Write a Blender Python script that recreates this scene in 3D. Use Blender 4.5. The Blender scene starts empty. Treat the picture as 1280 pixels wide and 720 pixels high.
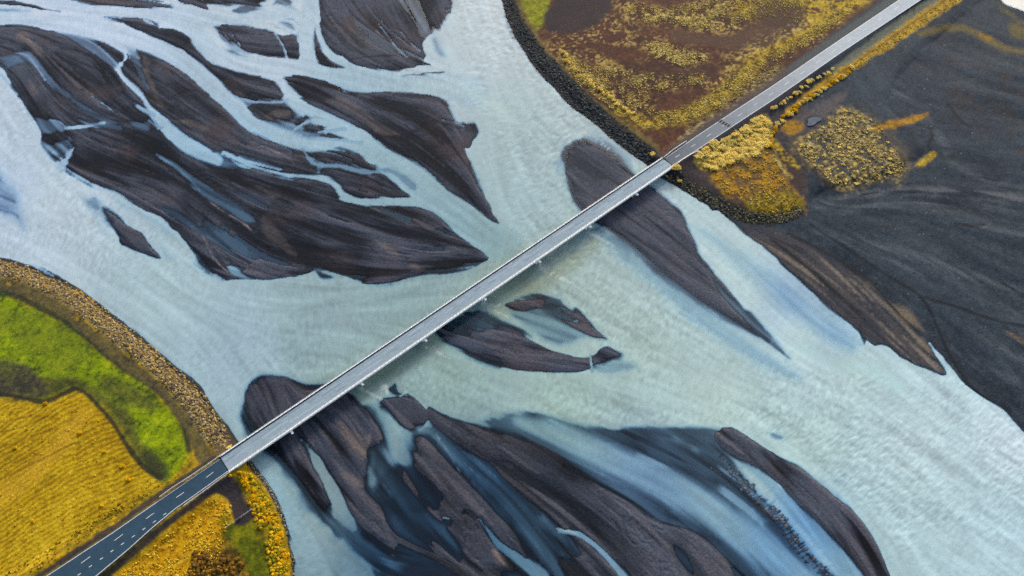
import bpy, bmesh, math, random, time
import numpy as np
T0 = time.time()
rng = np.random.default_rng(7); random.seed(7)
sc = bpy.context.scene; COL = sc.collection
f32 = np.float32
# ------------------------------------------------------------------ camera model
FPX, KT, H = 862.0, 8.35e-4, 285.0
TH = math.atan(KT*FPX); CT, ST = math.cos(TH), math.sin(TH)
def G(px, py, z=0.0):
    """ground point (metres) that stands at a place of the survey photograph, on the level z"""
    u = (px-640)/FPX; v = (py-360)/FPX
    k = (z-H)/(-CT-v*ST)
    return k*u, k*(ST-v*CT)
def P(x, y, z):
    dz = z-H
    dep = y*ST-dz*CT; r = x; up = y*CT+dz*ST
    return 640+FPX*r/dep, 360-FPX*up/dep
# ------------------------------------------------------------------ survey grid (vertices on the ground)
STEP = 1.15
gx = np.arange(-130, 1412, STEP, dtype=f32); gy = np.arange(-66, 802, STEP, dtype=f32)
W, HH = len(gx), len(gy)
BX, BY = np.meshgrid(gx, gy)
WX, WY = G(BX.astype(np.float64), BY.astype(np.float64))
WX = WX.astype(f32); WY = WY.astype(f32)

# ------------------------------------------------------------------ noise in world metres
_tab = rng.random((256, 256)).astype(f32)
def vn(x, y, cell, seed=0):
    x = x/cell+seed*17.31+1000; y = y/cell+seed*9.77+1000
    xi = np.floor(x).astype(np.int32); yi = np.floor(y).astype(np.int32)
    fx = (x-xi).astype(f32); fy = (y-yi).astype(f32)
    fx = fx*fx*(3-2*fx); fy = fy*fy*(3-2*fy)
    a = _tab[yi & 255, xi & 255]; b = _tab[yi & 255, (xi+1) & 255]
    c = _tab[(yi+1) & 255, xi & 255]; d = _tab[(yi+1) & 255, (xi+1) & 255]
    return (a+(b-a)*fx)*(1-fy)+(c+(d-c)*fx)*fy
def fbm(cell, octv=4, seed=0, x=None, y=None):
    x = WX if x is None else x; y = WY if y is None else y
    s = 0; w = 1; t = 0
    for o in range(octv):
        s = s+w*vn(x, y, cell/2**o, seed+o*3); t += w; w *= .55
    return ((s/t)-.5)*1.9+.5           # about 0..1
def sm(e0, e1, x):
    t = np.clip((x-e0)/(e1-e0), 0, 1); return t*t*(3-2*t)

# ------------------------------------------------------------------ outlines
def pts(s):
    v = [float(q) for q in s.replace(';', ' ').replace(',', ' ').split()]
    return v
def P2(s):
    v = pts(s); return np.array(v, float).reshape(-1, 2)
def P3(s):
    v = pts(s); return np.array(v, float).reshape(-1, 3)
def smooth(p, closed, n=3):
    m = len(p); out = []
    for i in range(m if closed else m-1):
        if closed: a, b, c, d = p[(i-1) % m], p[i], p[(i+1) % m], p[(i+2) % m]
        else: a, b, c, d = p[max(i-1, 0)], p[i], p[i+1], p[min(i+2, m-1)]
        for k in range(n):
            t = k/n
            out.append(.5*((2*b)+(c-a)*t+(2*a-5*b+4*c-d)*t*t+(3*b-a-3*c+d)*t**3))
    if not closed: out.append(p[-1])
    return np.array(out)
CX, CY = BX, BY                       # coordinates the outlines are read in (moved for raised land later)
def box(p, pad):
    x0, y0 = p[:, 0].min()-pad, p[:, 1].min()-pad; x1, y1 = p[:, 0].max()+pad, p[:, 1].max()+pad
    i0 = int(np.clip((x0-gx[0])/STEP, 0, W)); i1 = int(np.clip((x1-gx[0])/STEP+2, 0, W))
    j0 = int(np.clip((y0-gy[0])/STEP, 0, HH)); j1 = int(np.clip((y1-gy[0])/STEP+2, 0, HH))
    return slice(j0, j1), slice(i0, i1)
def sd_poly(p, pad=26, curve=True):
    if isinstance(p, str): p = P2(p)
    if curve: p = smooth(p, True)
    sl = box(p, pad); x = CX[sl]; y = CY[sl]
    d2 = np.full(x.shape, 1e9, f32); ins = np.zeros(x.shape, bool)
    q = np.roll(p, -1, axis=0)
    for (ax, ay), (bx, by) in zip(p.astype(f32), q.astype(f32)):
        ex, ey = bx-ax, by-ay; L = ex*ex+ey*ey
        if L < 1e-9: continue
        rx = x-ax; ry = y-ay
        t = np.clip((rx*ex+ry*ey)/L, 0, 1)
        d2 = np.minimum(d2, (rx-t*ex)**2+(ry-t*ey)**2)
        if ey != 0:
            ins ^= ((ay > y) != (by > y)) & (rx < ex*ry/ey)
    d = np.sqrt(d2); return sl, np.where(ins, d, -d)
def sd_line(p, w=None, pad=26):
    if isinstance(p, str): p = P3(p) if w is None else P2(p)
    if w is not None: p = np.c_[p, np.full(len(p), float(w))]
    p = smooth(p, False)
    sl = box(p[:, :2], pad+p[:, 2].max()); x = CX[sl]; y = CY[sl]
    best = np.full(x.shape, -1e9, f32)
    for (ax, ay, aw), (bx, by, bw) in zip(p[:-1].astype(f32), p[1:].astype(f32)):
        ex, ey = bx-ax, by-ay; L = ex*ex+ey*ey+1e-9
        t = np.clip(((x-ax)*ex+(y-ay)*ey)/L, 0, 1)
        d = np.sqrt((x-ax-t*ex)**2+(y-ay-t*ey)**2)
        best = np.maximum(best, aw+(bw-aw)*t-d)
    return sl, best

# ------------------------------------------------------------------ flow field and streak noise
FLOW = """-80,20 0,25 100,32 200,62 290,130 345,170 450,190 520,240 620,310 680,350
-80,60 0,110 60,210 140,270 230,350 330,390 450,370 560,350 640,330 720,370
-80,260 0,270 120,330 220,400 290,480 340,560
560,-60 565,0 600,100 620,200 650,280 700,330 800,400 900,460 1050,530 1280,700 1400,780
605,-60 610,0 660,120 740,190 830,250 900,310 1000,410 1080,460 1280,600 1400,680
0,50 30,60 60,100 100,140 180,165 250,205 330,250 420,290 500,310 600,322
20,110 50,160 100,200 200,230 270,280 340,330 420,340
100,60 120,70 160,130 210,165 270,200 400,223 520,257
250,60 300,90 370,100 450,140 540,200 620,275
360,90 480,110 560,120 590,160 620,260
410,-40 420,0 450,40 500,70 580,100
490,-40 500,0 530,50
0,5 100,10 200,20 300,45 360,50
240,330 280,350 400,365
300,440 330,480 350,530 400,620 470,690 560,720 640,780
400,480 430,480 480,560 530,640 600,710
500,500 560,560 620,620 700,720
540,510 640,570 740,640 820,720 860,780
470,450 600,500 720,560 850,620 960,720
550,410 640,440 740,455 850,490 950,530 1080,650 1120,720
600,360 640,380 700,400 760,430
900,540 1000,630 1060,720
940,270 1000,300 1060,350 1110,400 1180,465
1000,265 1150,330 1280,420 1400,500
1030,300 1180,400 1280,500
1050,245 1150,233 1280,250 1400,270
1060,100 1110,160 1190,170 1280,180
1180,30 1240,60 1300,75
300,560 350,640 400,720 430,780
1000,560 1200,690"""
fp, fd = [], []
for ln in FLOW.split('\n'):
    q = smooth(np.array([[float(c) for c in a.split(',')] for a in ln.split()]), False, 4)
    d = np.diff(q, axis=0); d /= np.linalg.norm(d, axis=1)[:, None]+1e-9
    fp.append((q[:-1]+q[1:])/2); fd.append(d)
fp = np.concatenate(fp); fd = np.concatenate(fd)
cs = 8
cgx, cgy = BX[::cs, ::cs], BY[::cs, ::cs]
d2 = (cgx[..., None]-fp[:, 0])**2+(cgy[..., None]-fp[:, 1])**2
wt = 1/(d2+30)**1.6
vx = (wt*fd[:, 0]).sum(-1); vy = (wt*fd[:, 1]).sum(-1); n = np.hypot(vx, vy)+1e-9; vx /= n; vy /= n
def up(a):
    jj = np.minimum(np.arange(HH)/cs, a.shape[0]-1.001); ii = np.minimum(np.arange(W)/cs, a.shape[1]-1.001)
    j0 = jj.astype(int); i0 = ii.astype(int); fj = (jj-j0)[:, None]; fi = (ii-i0)[None]
    A = a[j0][:, i0]; B = a[j0][:, i0+1]; C = a[j0+1][:, i0]; D = a[j0+1][:, i0+1]
    return ((A*(1-fi)+B*fi)*(1-fj)+(C*(1-fi)+D*fi)*fj).astype(f32)
VX, VY = up(vx), up(vy); n = np.hypot(VX, VY)+1e-6; VX /= n; VY /= n
def blur(a, r):
    k = np.exp(-.5*(np.arange(-3*r, 3*r+1)/r)**2); k /= k.sum(); m = 3*r
    b = np.pad(a, ((0, 0), (m, m)), 'edge'); o = sum(k[i]*b[:, i:i+a.shape[1]] for i in range(2*m+1))
    b = np.pad(o, ((m, m), (0, 0)), 'edge'); return sum(k[i]*b[i:i+a.shape[0]] for i in range(2*m+1)).astype(f32)
def lic(noise, n, ux, uy, step=1.0):
    acc = noise.copy(); tot = 1.0
    I0, J0 = np.meshgrid(np.arange(W, dtype=f32), np.arange(HH, dtype=f32))
    for sgn in (1, -1):
        i = I0.copy(); j = J0.copy()
        for k in range(n):
            ii = np.clip(i+.5, 0, W-1).astype(np.int32); jj = np.clip(j+.5, 0, HH-1).astype(np.int32)
            i += sgn*step*ux[jj, ii]; j += sgn*step*uy[jj, ii]
            ii = np.clip(i+.5, 0, W-1).astype(np.int32); jj = np.clip(j+.5, 0, HH-1).astype(np.int32)
            w = .5+.5*math.cos(math.pi*(k+1)/(n+1)); acc += w*noise[jj, ii]; tot += w
    acc /= tot
    lo, hi = np.percentile(acc, [2, 98]); return np.clip((acc-lo)/(hi-lo), -.15, 1.15).astype(f32)
wn = rng.random(WX.shape).astype(f32)
LF = lic(vn(WX, WY, .7, 1)*.6+wn*.4, 14, VX, VY)              # fine streaks
LM = lic(vn(WX, WY, 2.2, 2)*.6+vn(WX, WY, 1.1, 3)*.4, 26, VX, VY, 1.3)   # middle streaks
LC = lic(vn(WX, WY, 6, 4)*.55+vn(WX, WY, 3, 5)*.45, 34, VX, VY, 2.0)     # broad streaks
LL = lic(vn(WX, WY, 2.0, 7)*.5+wn*.5, 46, VX, VY, 1.6)                  # long thin threads
LL = np.clip((blur(LL, 1)-.5)*1.45+.5, -.1, 1.1).astype(f32)
LB = lic(vn(WX, WY, 13, 8)*.6+vn(WX, WY, 7, 9)*.4, 44, VX, VY, 3.0)      # broad bands
rw = rng.random(WX.shape).astype(f32)
RIP = lic(vn(WX, WY, 1.1, 6)*.35+rw*.65, 3, -VY, VX, .9)         # wavelets across the current
RIP = np.clip((blur(RIP, 1)-.5)*1.2+.5+(RIP-.5)*.35, -.1, 1.1).astype(f32)
N1 = fbm(40, 4, 11); N2 = fbm(9, 4, 21); N3 = fbm(2.4, 3, 31)
print('noise', round(time.time()-T0, 1))
# gentle wobble so that outlines are natural
wob = (fbm(7, 3, 41)-.5)*3.0+(N3-.5)*1.6

# ------------------------------------------------------------------ 1. LAND LEVELS (banks, road embankment)
SW_BANK = "-400,250 -130,300 -60,312 0,322 30,330 60,342 95,358 130,385 170,415 200,440 225,465 247,480 267,510 283,530 297,552 312,575 330,598 345,622 357,650 365,685 369,720 372,760 374,860 -400,860"
N_BANK = "610,-120 622,-40 627,0 632,18 640,42 653,60 667,83 690,107 713,133 740,153 767,177 787,193 807,207 826,222 842,231 858,241 880,254 897,262 915,274 940,281 965,281 990,277 1010,268 1030,250 1060,240 1100,232 1140,215 1165,190 1150,150 1120,130 1150,80 1190,45 1225,10 1250,-20 1300,-120"
PLAIN = "880,250 897,263 917,280 940,298 960,312 985,336 1010,361 1040,389 1060,403 1075,417 1080,431 1083,424 1093,431 1107,432 1127,447 1147,457 1179,467 1176,455 1165,438 1161,428 1170,436 1187,456 1207,480 1230,497 1253,513 1280,540 1330,585 1420,660 1600,760 1800,300 1700,-60 1330,40 1280,14 1240,-10 1180,-120 1000,-120 800,-80 800,100"
ROAD_SW = [(-190, 889), (-60, 799), (0, 757), (60, 717.5), (120, 689), (153, 670.5), (187, 648), (225, 620), (262, 593.5), (280, 580.5)]
ROAD_NE = [(835, 203.4), (870, 179.4), (920, 146.5), (970, 113.5), (1010, 85.8), (1050, 58), (1136, -.5), (1190, -37), (1250, -78)]
DZ = 5.2                                # level of the deck and of the road on its embankment
RW = [np.array([G(x, y, DZ) for x, y in r]) for r in (ROAD_SW, ROAD_NE)]
def seg_dist(x, y, q):
    d = np.full(x.shape, 1e9, f32)
    for (ax, ay), (bx, by) in zip(q[:-1], q[1:]):
        ex, ey = bx-ax, by-ay; L = ex*ex+ey*ey
        t = np.clip(((x-ax)*ex+(y-ay)*ey)/L, 0, 1)
        d = np.minimum(d, np.hypot(x-ax-t*ex, y-ay-t*ey))
    return d
LAND = np.zeros(WX.shape, f32)
def raise_land(poly, top, slope):
    sl, d = sd_poly(poly)
    LAND[sl] = np.maximum(LAND[sl], top*sm(0, slope, d+wob[sl]*.6))
raise_land(PLAIN, .9, 60)
raise_land(SW_BANK, 2.3, 22)
raise_land(N_BANK, 2.3, 22)
RD = np.minimum(seg_dist(WX, WY, RW[0]), seg_dist(WX, WY, RW[1]))
emb = np.where(LAND > .15, np.maximum(LAND, (DZ-.12)-np.maximum(RD-5.0, 0)*.42), LAND)
LAND = np.where(LAND > .15, LAND+(emb-LAND)*sm(.15, 1.6, LAND), LAND).astype(f32)
LAND = np.where((LAND > .05) & (LAND < 1.0), LAND+sm(.2, .7, LAND)*((LC-.5)*.35+(LB-.5)*1.0+(N1-.5)*1.0), LAND)
LAND = blur(LAND.astype(f32), 1)
px, py = P(WX.astype(np.float64), WY.astype(np.float64), LAND.astype(np.float64))
LX, LY = px.astype(f32), py.astype(f32)

# ------------------------------------------------------------------ 2. RIVER BED AND BARS (metres above the water)
h = np.full(WX.shape, -3.3, f32)
NS = sm(.42, .72, fbm(26, 3, 91))
def bar(s, val=.5, so=2.0, si=7.0, op=1.0, jit=1.0, amp=0.0, n=None):
    sl, d = sd_poly(s)
    d = d+wob[sl]*.45*jit+((LM[sl]-.5)*(1.2+4*NS[sl])+(LL[sl]-.5)*(1.2+4*NS[sl]))*jit
    so_ = so*(.7+2.2*NS[sl]*(val > .2)); h0 = h[sl]
    a = sm(-so_, si, d)
    if val > .1:                       # the waterline falls exactly on the outline
        az = np.clip(-h0/(val-np.minimum(h0, 0)+1e-6), 0, 1)
        b = az*sm(-so_, 0, d)**.8+(1-az)*sm(0, si, d); a = np.where(h0 < 0, b, a)
    a = a*op
    v = val if not amp else val+amp*((LC if n is None else n)[sl]-.5)
    h[sl] = h[sl]*(1-a)+v*a
def cut(s, val=-2.2, so=3.0, op=1.0, w=None, jit=1.0, amp=0.0):
    sl, d = sd_line(s, w)
    d = d+(wob[sl]*.4+((LM[sl]-.5)*2.2+(LL[sl]-.5)*2.4)*(so > 2))*jit
    wm_ = float(np.mean(np.array(w if w is not None else P3(s)[:, 2] if isinstance(s, str) else s[:, 2])))
    d = d+.45
    so_ = np.minimum(so*(1+.8*NS[sl]), .45*wm_+.7+0*d); h0 = h[sl]
    a = sm(-so_, so*.9, d)
    if val < -.05:
        az = np.clip(h0/(np.maximum(h0, 0)-val+1e-6), 0, 1)
        b = az*sm(-so_, 0, d)+(1-az)*sm(0, so_*1.1, d)**1.2; a = np.where(h0 > 0, b, a)
    a = a*op
    v = val if not amp else val+amp*(LC[sl]-.5)
    h[sl] = h[sl]*(1-a)+v*a
SHALLOW = -.2
bar(PLAIN, .25, 2, 4)
bar(SW_BANK, .3, 1.5, 3)
bar(N_BANK, .3, 1.5, 3)
# --- the large complex at the upper left
bar("-90,42 -40,36 0,32 25,30 50,36 80,42 95,44 120,50 140,58 150,57 165,53 180,60 200,72 233,92 255,112 275,130 300,155 320,168 345,177 372,185 400,188 440,187 463,203 480,211 500,222 512,238 513,246 485,248 455,249 436,244 422,249 442,254 470,257 500,257 530,259 545,263 558,270 575,284 590,297 600,307 610,318 609,324 600,331 583,335 558,342 533,343 508,347 483,353 467,354 442,349 420,343 402,337 395,337 385,342 362,345 342,349 320,349 300,349 282,351 272,346 262,341 252,332 243,320 232,303 215,285 200,271 180,262 162,250 143,240 115,230 95,220 82,211 78,203 67,197 60,188 52,177 52,168 48,158 38,143 27,127 17,110 10,96 4,86 -20,74 -90,40")
# shallow blue sheets over it
bar("-6,70 15,66 35,62 50,70 60,85 72,97 86,111 97,122 116,134 140,145 158,151 185,150 192,157 186,168 172,164 150,157 130,160 120,152 102,143 84,128 70,116 58,105 50,94 40,84 26,82 10,88 2,80", -.42, 7, 7, .95, amp=.6)
bar("45,147 62,147 78,152 84,162 72,167 54,166", -.4, 4, 4, amp=.5, n=LM)
bar("52,178 66,180 86,170 93,183 82,198 68,193 58,188", -.5, 5, 5, amp=.9, n=LM)
cut("75,36,5 95,47,6 115,58,7 132,72,6 146,84,4", -.5, 5, .9, amp=.4)
cut("150,54,4 163,62,6 171,80,6 178,96,5 186,112,3", -.48, 5, .85, amp=.3)
cut("84,160,2 105,158,2.3 130,154,1", -1.6, 1.5)
cut("92,185,2.5 82,200,4 76,210,6", -1.4, 4)
bar("207,160 230,170 255,186 280,191 300,203 320,211 300,212 270,211 245,203 222,190", -.5, 8, 9, .95, amp=.5)
bar("215,200 245,220 280,243 302,256 322,276 306,280 284,266 258,250 236,232 214,208", -.5, 5, 6, .95, amp=.3)
bar("296,120 354,121 375,140 400,150 440,165 460,185 455,196 430,184 400,192 365,184 330,162 310,147", -.5, 6, 7, .95, amp=.5)
cut("196,193,2 215,206,3 235,221,3 255,238,2", -.45, 3, .9)
cut("440,182,4 458,192,5 482,206,5 505,222,4", -.6, 4, .9)
cut("392,194,3 402,202,4 398,212,3", -.4, 4, .9)
cut("300,196,3 325,204,4 352,212,3", -.4, 5, .85)
cut("0,92,3 10,104,3 20,118,2", -.3, 5, .8)
cut("152,118,2 170,132,3 188,146,3 198,160,2", -.3, 3, .8)
cut("252,330,3 262,338,3", -.3, 3, .8)
cut("98,150,2 118,156,3 150,160,3", -.3, 4, .8)
bar("308,134 333,129 358,135 366,145 357,152 330,150 313,143", .4, 3, 4)
bar("370,153 383,145 392,148 380,155 373,159", .4, 2, 3)
bar("380,161 398,154 414,158 402,165 384,165", .4, 2, 3)
bar("400,170 424,167 441,172 418,174", .4, 1.5, 2)
bar("396,195 410,188 425,182 447,190 466,200 476,208 450,212 425,207 405,204", .4, 4, 5)
bar("283,334 296,338 312,347 322,351 300,348 288,342", -.8, 2, 3)
bar("391,336 400,336 420,346 410,350 397,348", -.25, 3, 3)
cut("252,278,1.5 258,292,1.8 262,306,2 270,320,2.5 282,335,2", .1, 2)
# bars at the very top
bar("-60,-6 0,0 22,2 42,6 57,11 74,14 50,12 25,7 -10,4", .4, 1.5, 3)
bar("-40,8 0,8 25,9 42,13 30,17 0,17 -40,18", -.42, 4, 5, amp=.5, n=LM)
bar("60,20 80,19 105,23 130,26 100,25", -.9, 4, 4)
bar("72,-8 82,1 98,6 120,7 150,8 185,11 218,12 205,6 190,3 165,0 130,-6", .4, 1.5, 3)
bar("210,-20 224,1 242,7 260,12 255,3 252,-6 252,-30", .4, 1.5, 3)
bar("250,-30 253,0 259,5 290,6 320,7 330,3 336,-4 338,-30", .4, 2, 3)
bar("288,14 303,4 317,7 334,12 320,16 301,20", -.12, 3, 4, amp=.25)
bar("336,10 340,0 342,-20 362,-20 367,8 377,15 362,12 346,9", -.14, 3, 4, amp=.5, n=LM)
bar("131,20 150,20 167,21 187,25 200,34 217,38 230,42 240,48 250,58 263,72 280,82 293,87 317,92 333,97 345,103 352,113 353,122 335,126 310,125 296,121 287,117 275,103 263,93 250,80 237,70 225,61 200,50 183,43 160,32 138,23", .5, 2, 5)
cut("180,25,1.2 189,29,1.4 200,35,1", -1, 1.5)
bar("267,34 272,31 300,31 317,35 338,40 353,44 371,46 374,73 360,73.5 333,70 317,67 303,64 290,56 278,46", .45, 2, 4)
bar("279,62 290,60 305,68 328,71 310,73 290,70", -.3, 3, 4, amp=.6, n=LM)
cut("344,42,1.5 350,51,1.2 355,60,1.2 359,74,1.2", -1, 1.4)
cut("291,44,.7 297,52,.7 300,57,.5", -.8, 1.2)
bar("345,27 355,25 366,28 371,38 360,37", -.35, 3, 4, amp=1, n=LM)
bar("398,-30 398,0 400,15 401,40 408,57 418,67 428,70 440,79 460,84.5 490,87.5 513,85 524,82 539,82 528,76 533,69 529,62 528,53 535,45 545,37 553,27 562,14 566,0 567,-30", .5, 2, 5)
bar("484,-10 500,8 515,30 525,50 540,40 536,20 518,-10", -.34, 6, 7, .85, amp=.6, n=LM)
bar("455,10 475,30 500,55 520,70 510,70 485,52 462,30", .02, 5, 5, .6, amp=.3)
bar("394,30 397,52 404,66 415,77 434,85 416,86 401,82 394,74", .3, 3, 4)
bar("499,95.5 525,92 551,89 556,91 533,96 513,97", .2, 2, 2)
bar("538,47 546,45 552,58 560,71 550,72 541,62", -.7, 5, 5)
# big bar right of the complex
bar("355,98 362,94 375,93 395,98 412,103 432,112 450,116 475,114 500,114 525,116 545,120 557,128 564,140 570,151 580,155 593,156 596,163 591,175 587,185 580,184 585,197 590,210 597,228 607,248 617,268 625,280 612,275 600,264 585,254 572,247 560,240 545,225 533,213 520,204 503,196 485,186 470,177 463,168 450,160 437,152 425,147 412,141 400,136 392,133 380,125 368,113", .5, 2, 7)
bar("572,152 592,156 594,164 589,176 582,176 576,165", .08, 2, 3)
bar("420,238 437,236 470,240 512,243 513,247 485,249 455,249 436,245", .4, 3, 3)
bar("433,226 450,219 480,217 498,222 511,238 480,241 450,240 436,236", .45, 3, 4)
# channels through it
cut("-90,18,6 0,24,6.5 35,26,6.5 67,29,7 100,33,9 130,39,11 158,47,11 183,56,10 205,65,10 233,79,11 255,97,11 275,116,11 292,130,10 310,150,9 322,160,8 340,168,9 362,175,9 380,180,8 402,181,7 425,180,6 450,187,6 468,198,6", so=4)
cut("30,-30,9 45,-8,9 62,-1,8 85,6,8 115,13,7 150,16,6 185,17,6 215,19,9 240,24,12 262,24,8 290,25,5 310,24,5 330,20,7 350,17,7 368,20,6 382,25,6", so=3)
cut("220,22,10 235,25,12 247,42,12 257,58,12 273,73,11 297,81,9 320,84,11 345,85,12 370,84,10 392,88,9 412,93,10 440,99,12 470,102,12 500,105,11 530,105,13 560,106,15 590,115,20", so=3)
cut("390,-40,9 388,10,9 384,30,8 381,50,8 383,65,9 390,80,10", so=3)
cut("393,22,1 397,38,2.5 401,48,3 409,62,3 422,74,3.5 440,84,4", so=2)
cut("338,92,4 347,100,5 356,112,5 366,123,6 380,134,7 396,146,7 412,156,9 430,164,9 446,171,9 458,181,11 469,190,13 484,204,13 502,217,15 519,230,16 532,240,15 546,251,14 564,262,14 585,277,15 605,292,17 630,305,22", so=3.5)
cut("378,186,2.5 391,203,3 405,207,3 425,208,3 450,214,3 475,215,3 484,212,2.5 500,219,3.5 516,233,5", -.75, 2.5)
cut("398,165,1 415,163,1.6 432,161,1.6", -1.2, 1.6)
cut("398,172.5,1 420,174.5,1.6 452,178,2", -1.2, 1.6)
cut("368,162,1.2 377,156,1.6 389,149,1.4", -1.2, 1.6)
cut("293,121,1.2 317,127,1 350,128,1 360,124,1", -.9, 1.6)
cut("140,54,4 155,64,3.2 157,73,2.6 149,83,2.6 151,92,3 160,103,4 175,117,4 187,134,4 200,150,7 213,164,9 233,179,9 255,192,8 273,201,4", so=2.8)
cut("280,190,2 289,194,3 307,205,3.5 333,212,3.5 358,218,3.5 400,223,3.5 413,227,4 423,236,4 429,244,4.5 450,252,3.5 480,252,4.5 512,252,5 537,257,7 556,268,8 576,283,9 600,302,10 622,314,12", so=2.2)
cut("192,143,2.5 178,136,2 172,133,1", -1.2, 1.8)
for t_ in ("115,120,.5 132,132,.8 150,145,.6", "350,27,.6 362,33,1 372,41,.8", "354,25,.6 365,24,1 374,31,1", "344,33,.6 360,40,.9 373,46,.9", "275,43,.5 285,53,.9 296,65,1", "282,44,.5 294,58,.9 306,67,.8", "290,50,.4 300,62,.8 313,68,.8", "473,30,.5 485,45,.8 496,60,.8 508,71,.6", "314,163,.6 325,169,.8 337,175,.7", "347,180,.6 358,185,.8 365,190,.8 364,197,.6", "382,150,.7 394,146,.9 403,148,.7", "200,197,.6 216,206,.8 232,219,.8 250,238,.6", "186,150,.7 196,158,.9 203,160,.6", "60,150,.6 74,152,.8 84,160,1", "20,66,.5 34,70,.8 46,84,.8 56,100,.6", "98,44,.5 118,55,.8 136,70,.8 147,82,.8", "440,205,.5 462,214,.7 485,213,.8", "330,214,1 350,222,.8 372,226,.5", "404,190,.6 420,193,.7 440,200,.5", "496,35,.5 512,52,.7 525,64,.9", "552,150,.5 566,152,.7 580,158,.6"):
    cut(t_, -.75, 1.3, .85)
# --- islands left
bar("127,258 138,264 150,273 160,282 177,292 187,305 201,323 183,318 153,305 150,297 143,288 134,272", .4, 3, 4)
bar("94,236 104,247 120,244 130,258 126,268 114,264 104,254", -.38, 6, 6, amp=.9, n=LM)
bar("-20,200 2,214 12,228 24,240 32,290 14,274 -20,262", -.72, 10, 10, amp=.5, n=LM)
bar("138,244 165,258 200,274 225,300 210,296 180,274 150,258", -1.0, 6, 8, .8)
bar("200,306 212,318 222,330 205,322", -.9, 6, 5, .8)
bar("120,268 132,292 128,292 116,270", -1.0, 5, 5, .7)
# --- bars by the bridge, upper right
bar("705,196 708,185 722,180 740,183 757,189 772,200 786,213 800,225 818,238 832,250 847,262 853,270 858,285 865,300 873,320 886,335 906,360 930,390 946,408 960,424 950,421 930,411 900,395 870,376 845,358 820,339 800,320 785,305 768,290 752,281 738,272 722,256 713,238 708,215", .42, 9, 9, amp=.08)
bar("745,288 775,300 800,316 870,372 950,436 1000,468 985,474 940,452 880,412 820,362 770,318", -.62, 14, 8, .8, amp=.5)
bar("860,282 885,285 915,303 960,332 1010,370 1050,400 1076,424 1078,434 1064,445 1040,430 1000,406 960,372 925,343 895,312", -.95, 12, 12, .85, amp=.9)
cut("935,396,9 958,421,6 975,438,4 987,449,2", .12, 5, .9)
bar("888,345 910,370 940,400 975,432 968,430 935,404 905,374", -1.0, 6, 6, .6)
# --- south of the bridge: centre
bar("541,416 552,402 590,384 612,388 636,399 655,410 668,424 650,420 600,422 560,424", -.24, 5, 5, amp=.5, n=LL)
bar("548,411 553,421 562,429 573,434 586,442 610,453 640,461 672,465 700,466 720,464.5 736,461 752,457 762,452 775,444.5 768,438 760,434 752,437 742,444 735,447.5 720,448 710,444 688,438 672,431 660,424 645,417 630,413 610,414 590,417 568,418", .42, 3, 6)
bar("742,458 775,446 802,460 775,468 748,468", -.7, 5, 6, .9)
bar("632,383 650,369 675,364 698,370 708,380 724,386 733,396 746,412 758,424 735,424 700,436 668,420 640,400", -.42, 6, 8, .9, amp=1.3, n=LL)
bar("632,383 650,369 675,364 698,370 704,379 680,386 660,389", -.2, 4, 4, .9, amp=.5, n=LM)
bar("630,382 648,377 672,375 684,376 678,382 664,387 646,389", .32, 2, 3)
bar("684,372 700,372 712,384 724,386 735,398 748,413 760,425 742,424 726,416 706,408 690,398 676,388", -.2, 4, 5, .95, amp=.6, n=LL)
bar("716,386 724,386 735,398 748,413 760,425 744,421 730,409", .0, 2, 3, .95, amp=.3, n=LL)
cut("738,444,1 739,455,1.6 740,464,2", -.9, 1.2)
# bars to the left, under the bridge
bar("405,646 440,640 466,606 488,582 512,578 528,560 534,530 540,512 563,520 602,531 640,516 683,518 727,529 767,533 807,533 853,532 900,535 912,556 940,600 985,650 1020,695 1050,760 520,770 462,706 441,690 424,671", -.2, 5, 8, .97, amp=.28)
bar("328,471 345,471 365,476 383,481 405,482 430,482 434,492 444,499 457,514 465,527 470,541 467,554 461,568 459,590 461,612 480,631 487,652 496,673 506,694 512,701 500,699 490,694 478,682 462,666 448,651 437,640 425,622 412,640 424,668 414,657 402,645 387,624 377,608 365,594 352,580 335,562 318,540 310,526 307,508 309,490 316,478", .36, 10, 10)
bar("320,480 345,478 400,486 330,535 312,520 312,495", .03, 6, 8, .8)
bar("352,580 377,606 402,644 424,671 441,689 462,706 480,722 520,760 640,760 600,720 560,688 535,660 520,632 500,610 480,590 470,560 459,576 460,612 481,632 496,673 508,698 490,692 470,675 448,652 430,640 410,640 396,632", -.3, 4, 8, .0)
cut("377,549,1.5 390,567,4 398,580,6.5 406,594,6 415,611,8 423,629,9 430,646,9 441,660,5", -1.3, 2.2, .95)
bar("402,640 420,652 441,662 470,682 500,704 560,712 640,722 640,770 520,770 482,722 462,705 441,689 424,671 410,655", -.26, 6, 6, .95, amp=.5)
bar("470,548 490,572 512,592 528,602 536,640 562,682 592,708 640,716 640,760 500,712 492,690 490,655 482,632 463,612 460,578", -.12, 14, 12, .95, amp=.3)
bar("470,498 480,505 490,513 478,506", -.5, 4, 4)
bar("484,486 495,477 500,489 512,492 504,497 490,493", -.06, 3, 3)
bar("478,503 493,498 508,495 519,500 530,510 536,518 533,527 526,533 515,532 502,527 489,514", .36, 2.5, 4)
bar("530,545 541,548 552,560 567,580 579,598 589,616 602,621 610,636 630,652 647,669 657,689 658,698 647,690 637,682 621,672 605,655 594,645 583,637 577,641 569,649 555,649 541,641 550,624 538,604 528,582 524,560", .34, 12, 9)
bar("566,650 582,640 594,645 606,654 616,671 622,685 633,703 637,708 621,712 602,708 584,698 573,678 562,662", .34, 8, 8)
cut("600,650,2 612,668,3 622,680,4 636,691,4.5 650,701,6 668,712,7 690,728,9", -1.1, 2.5)
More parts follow.
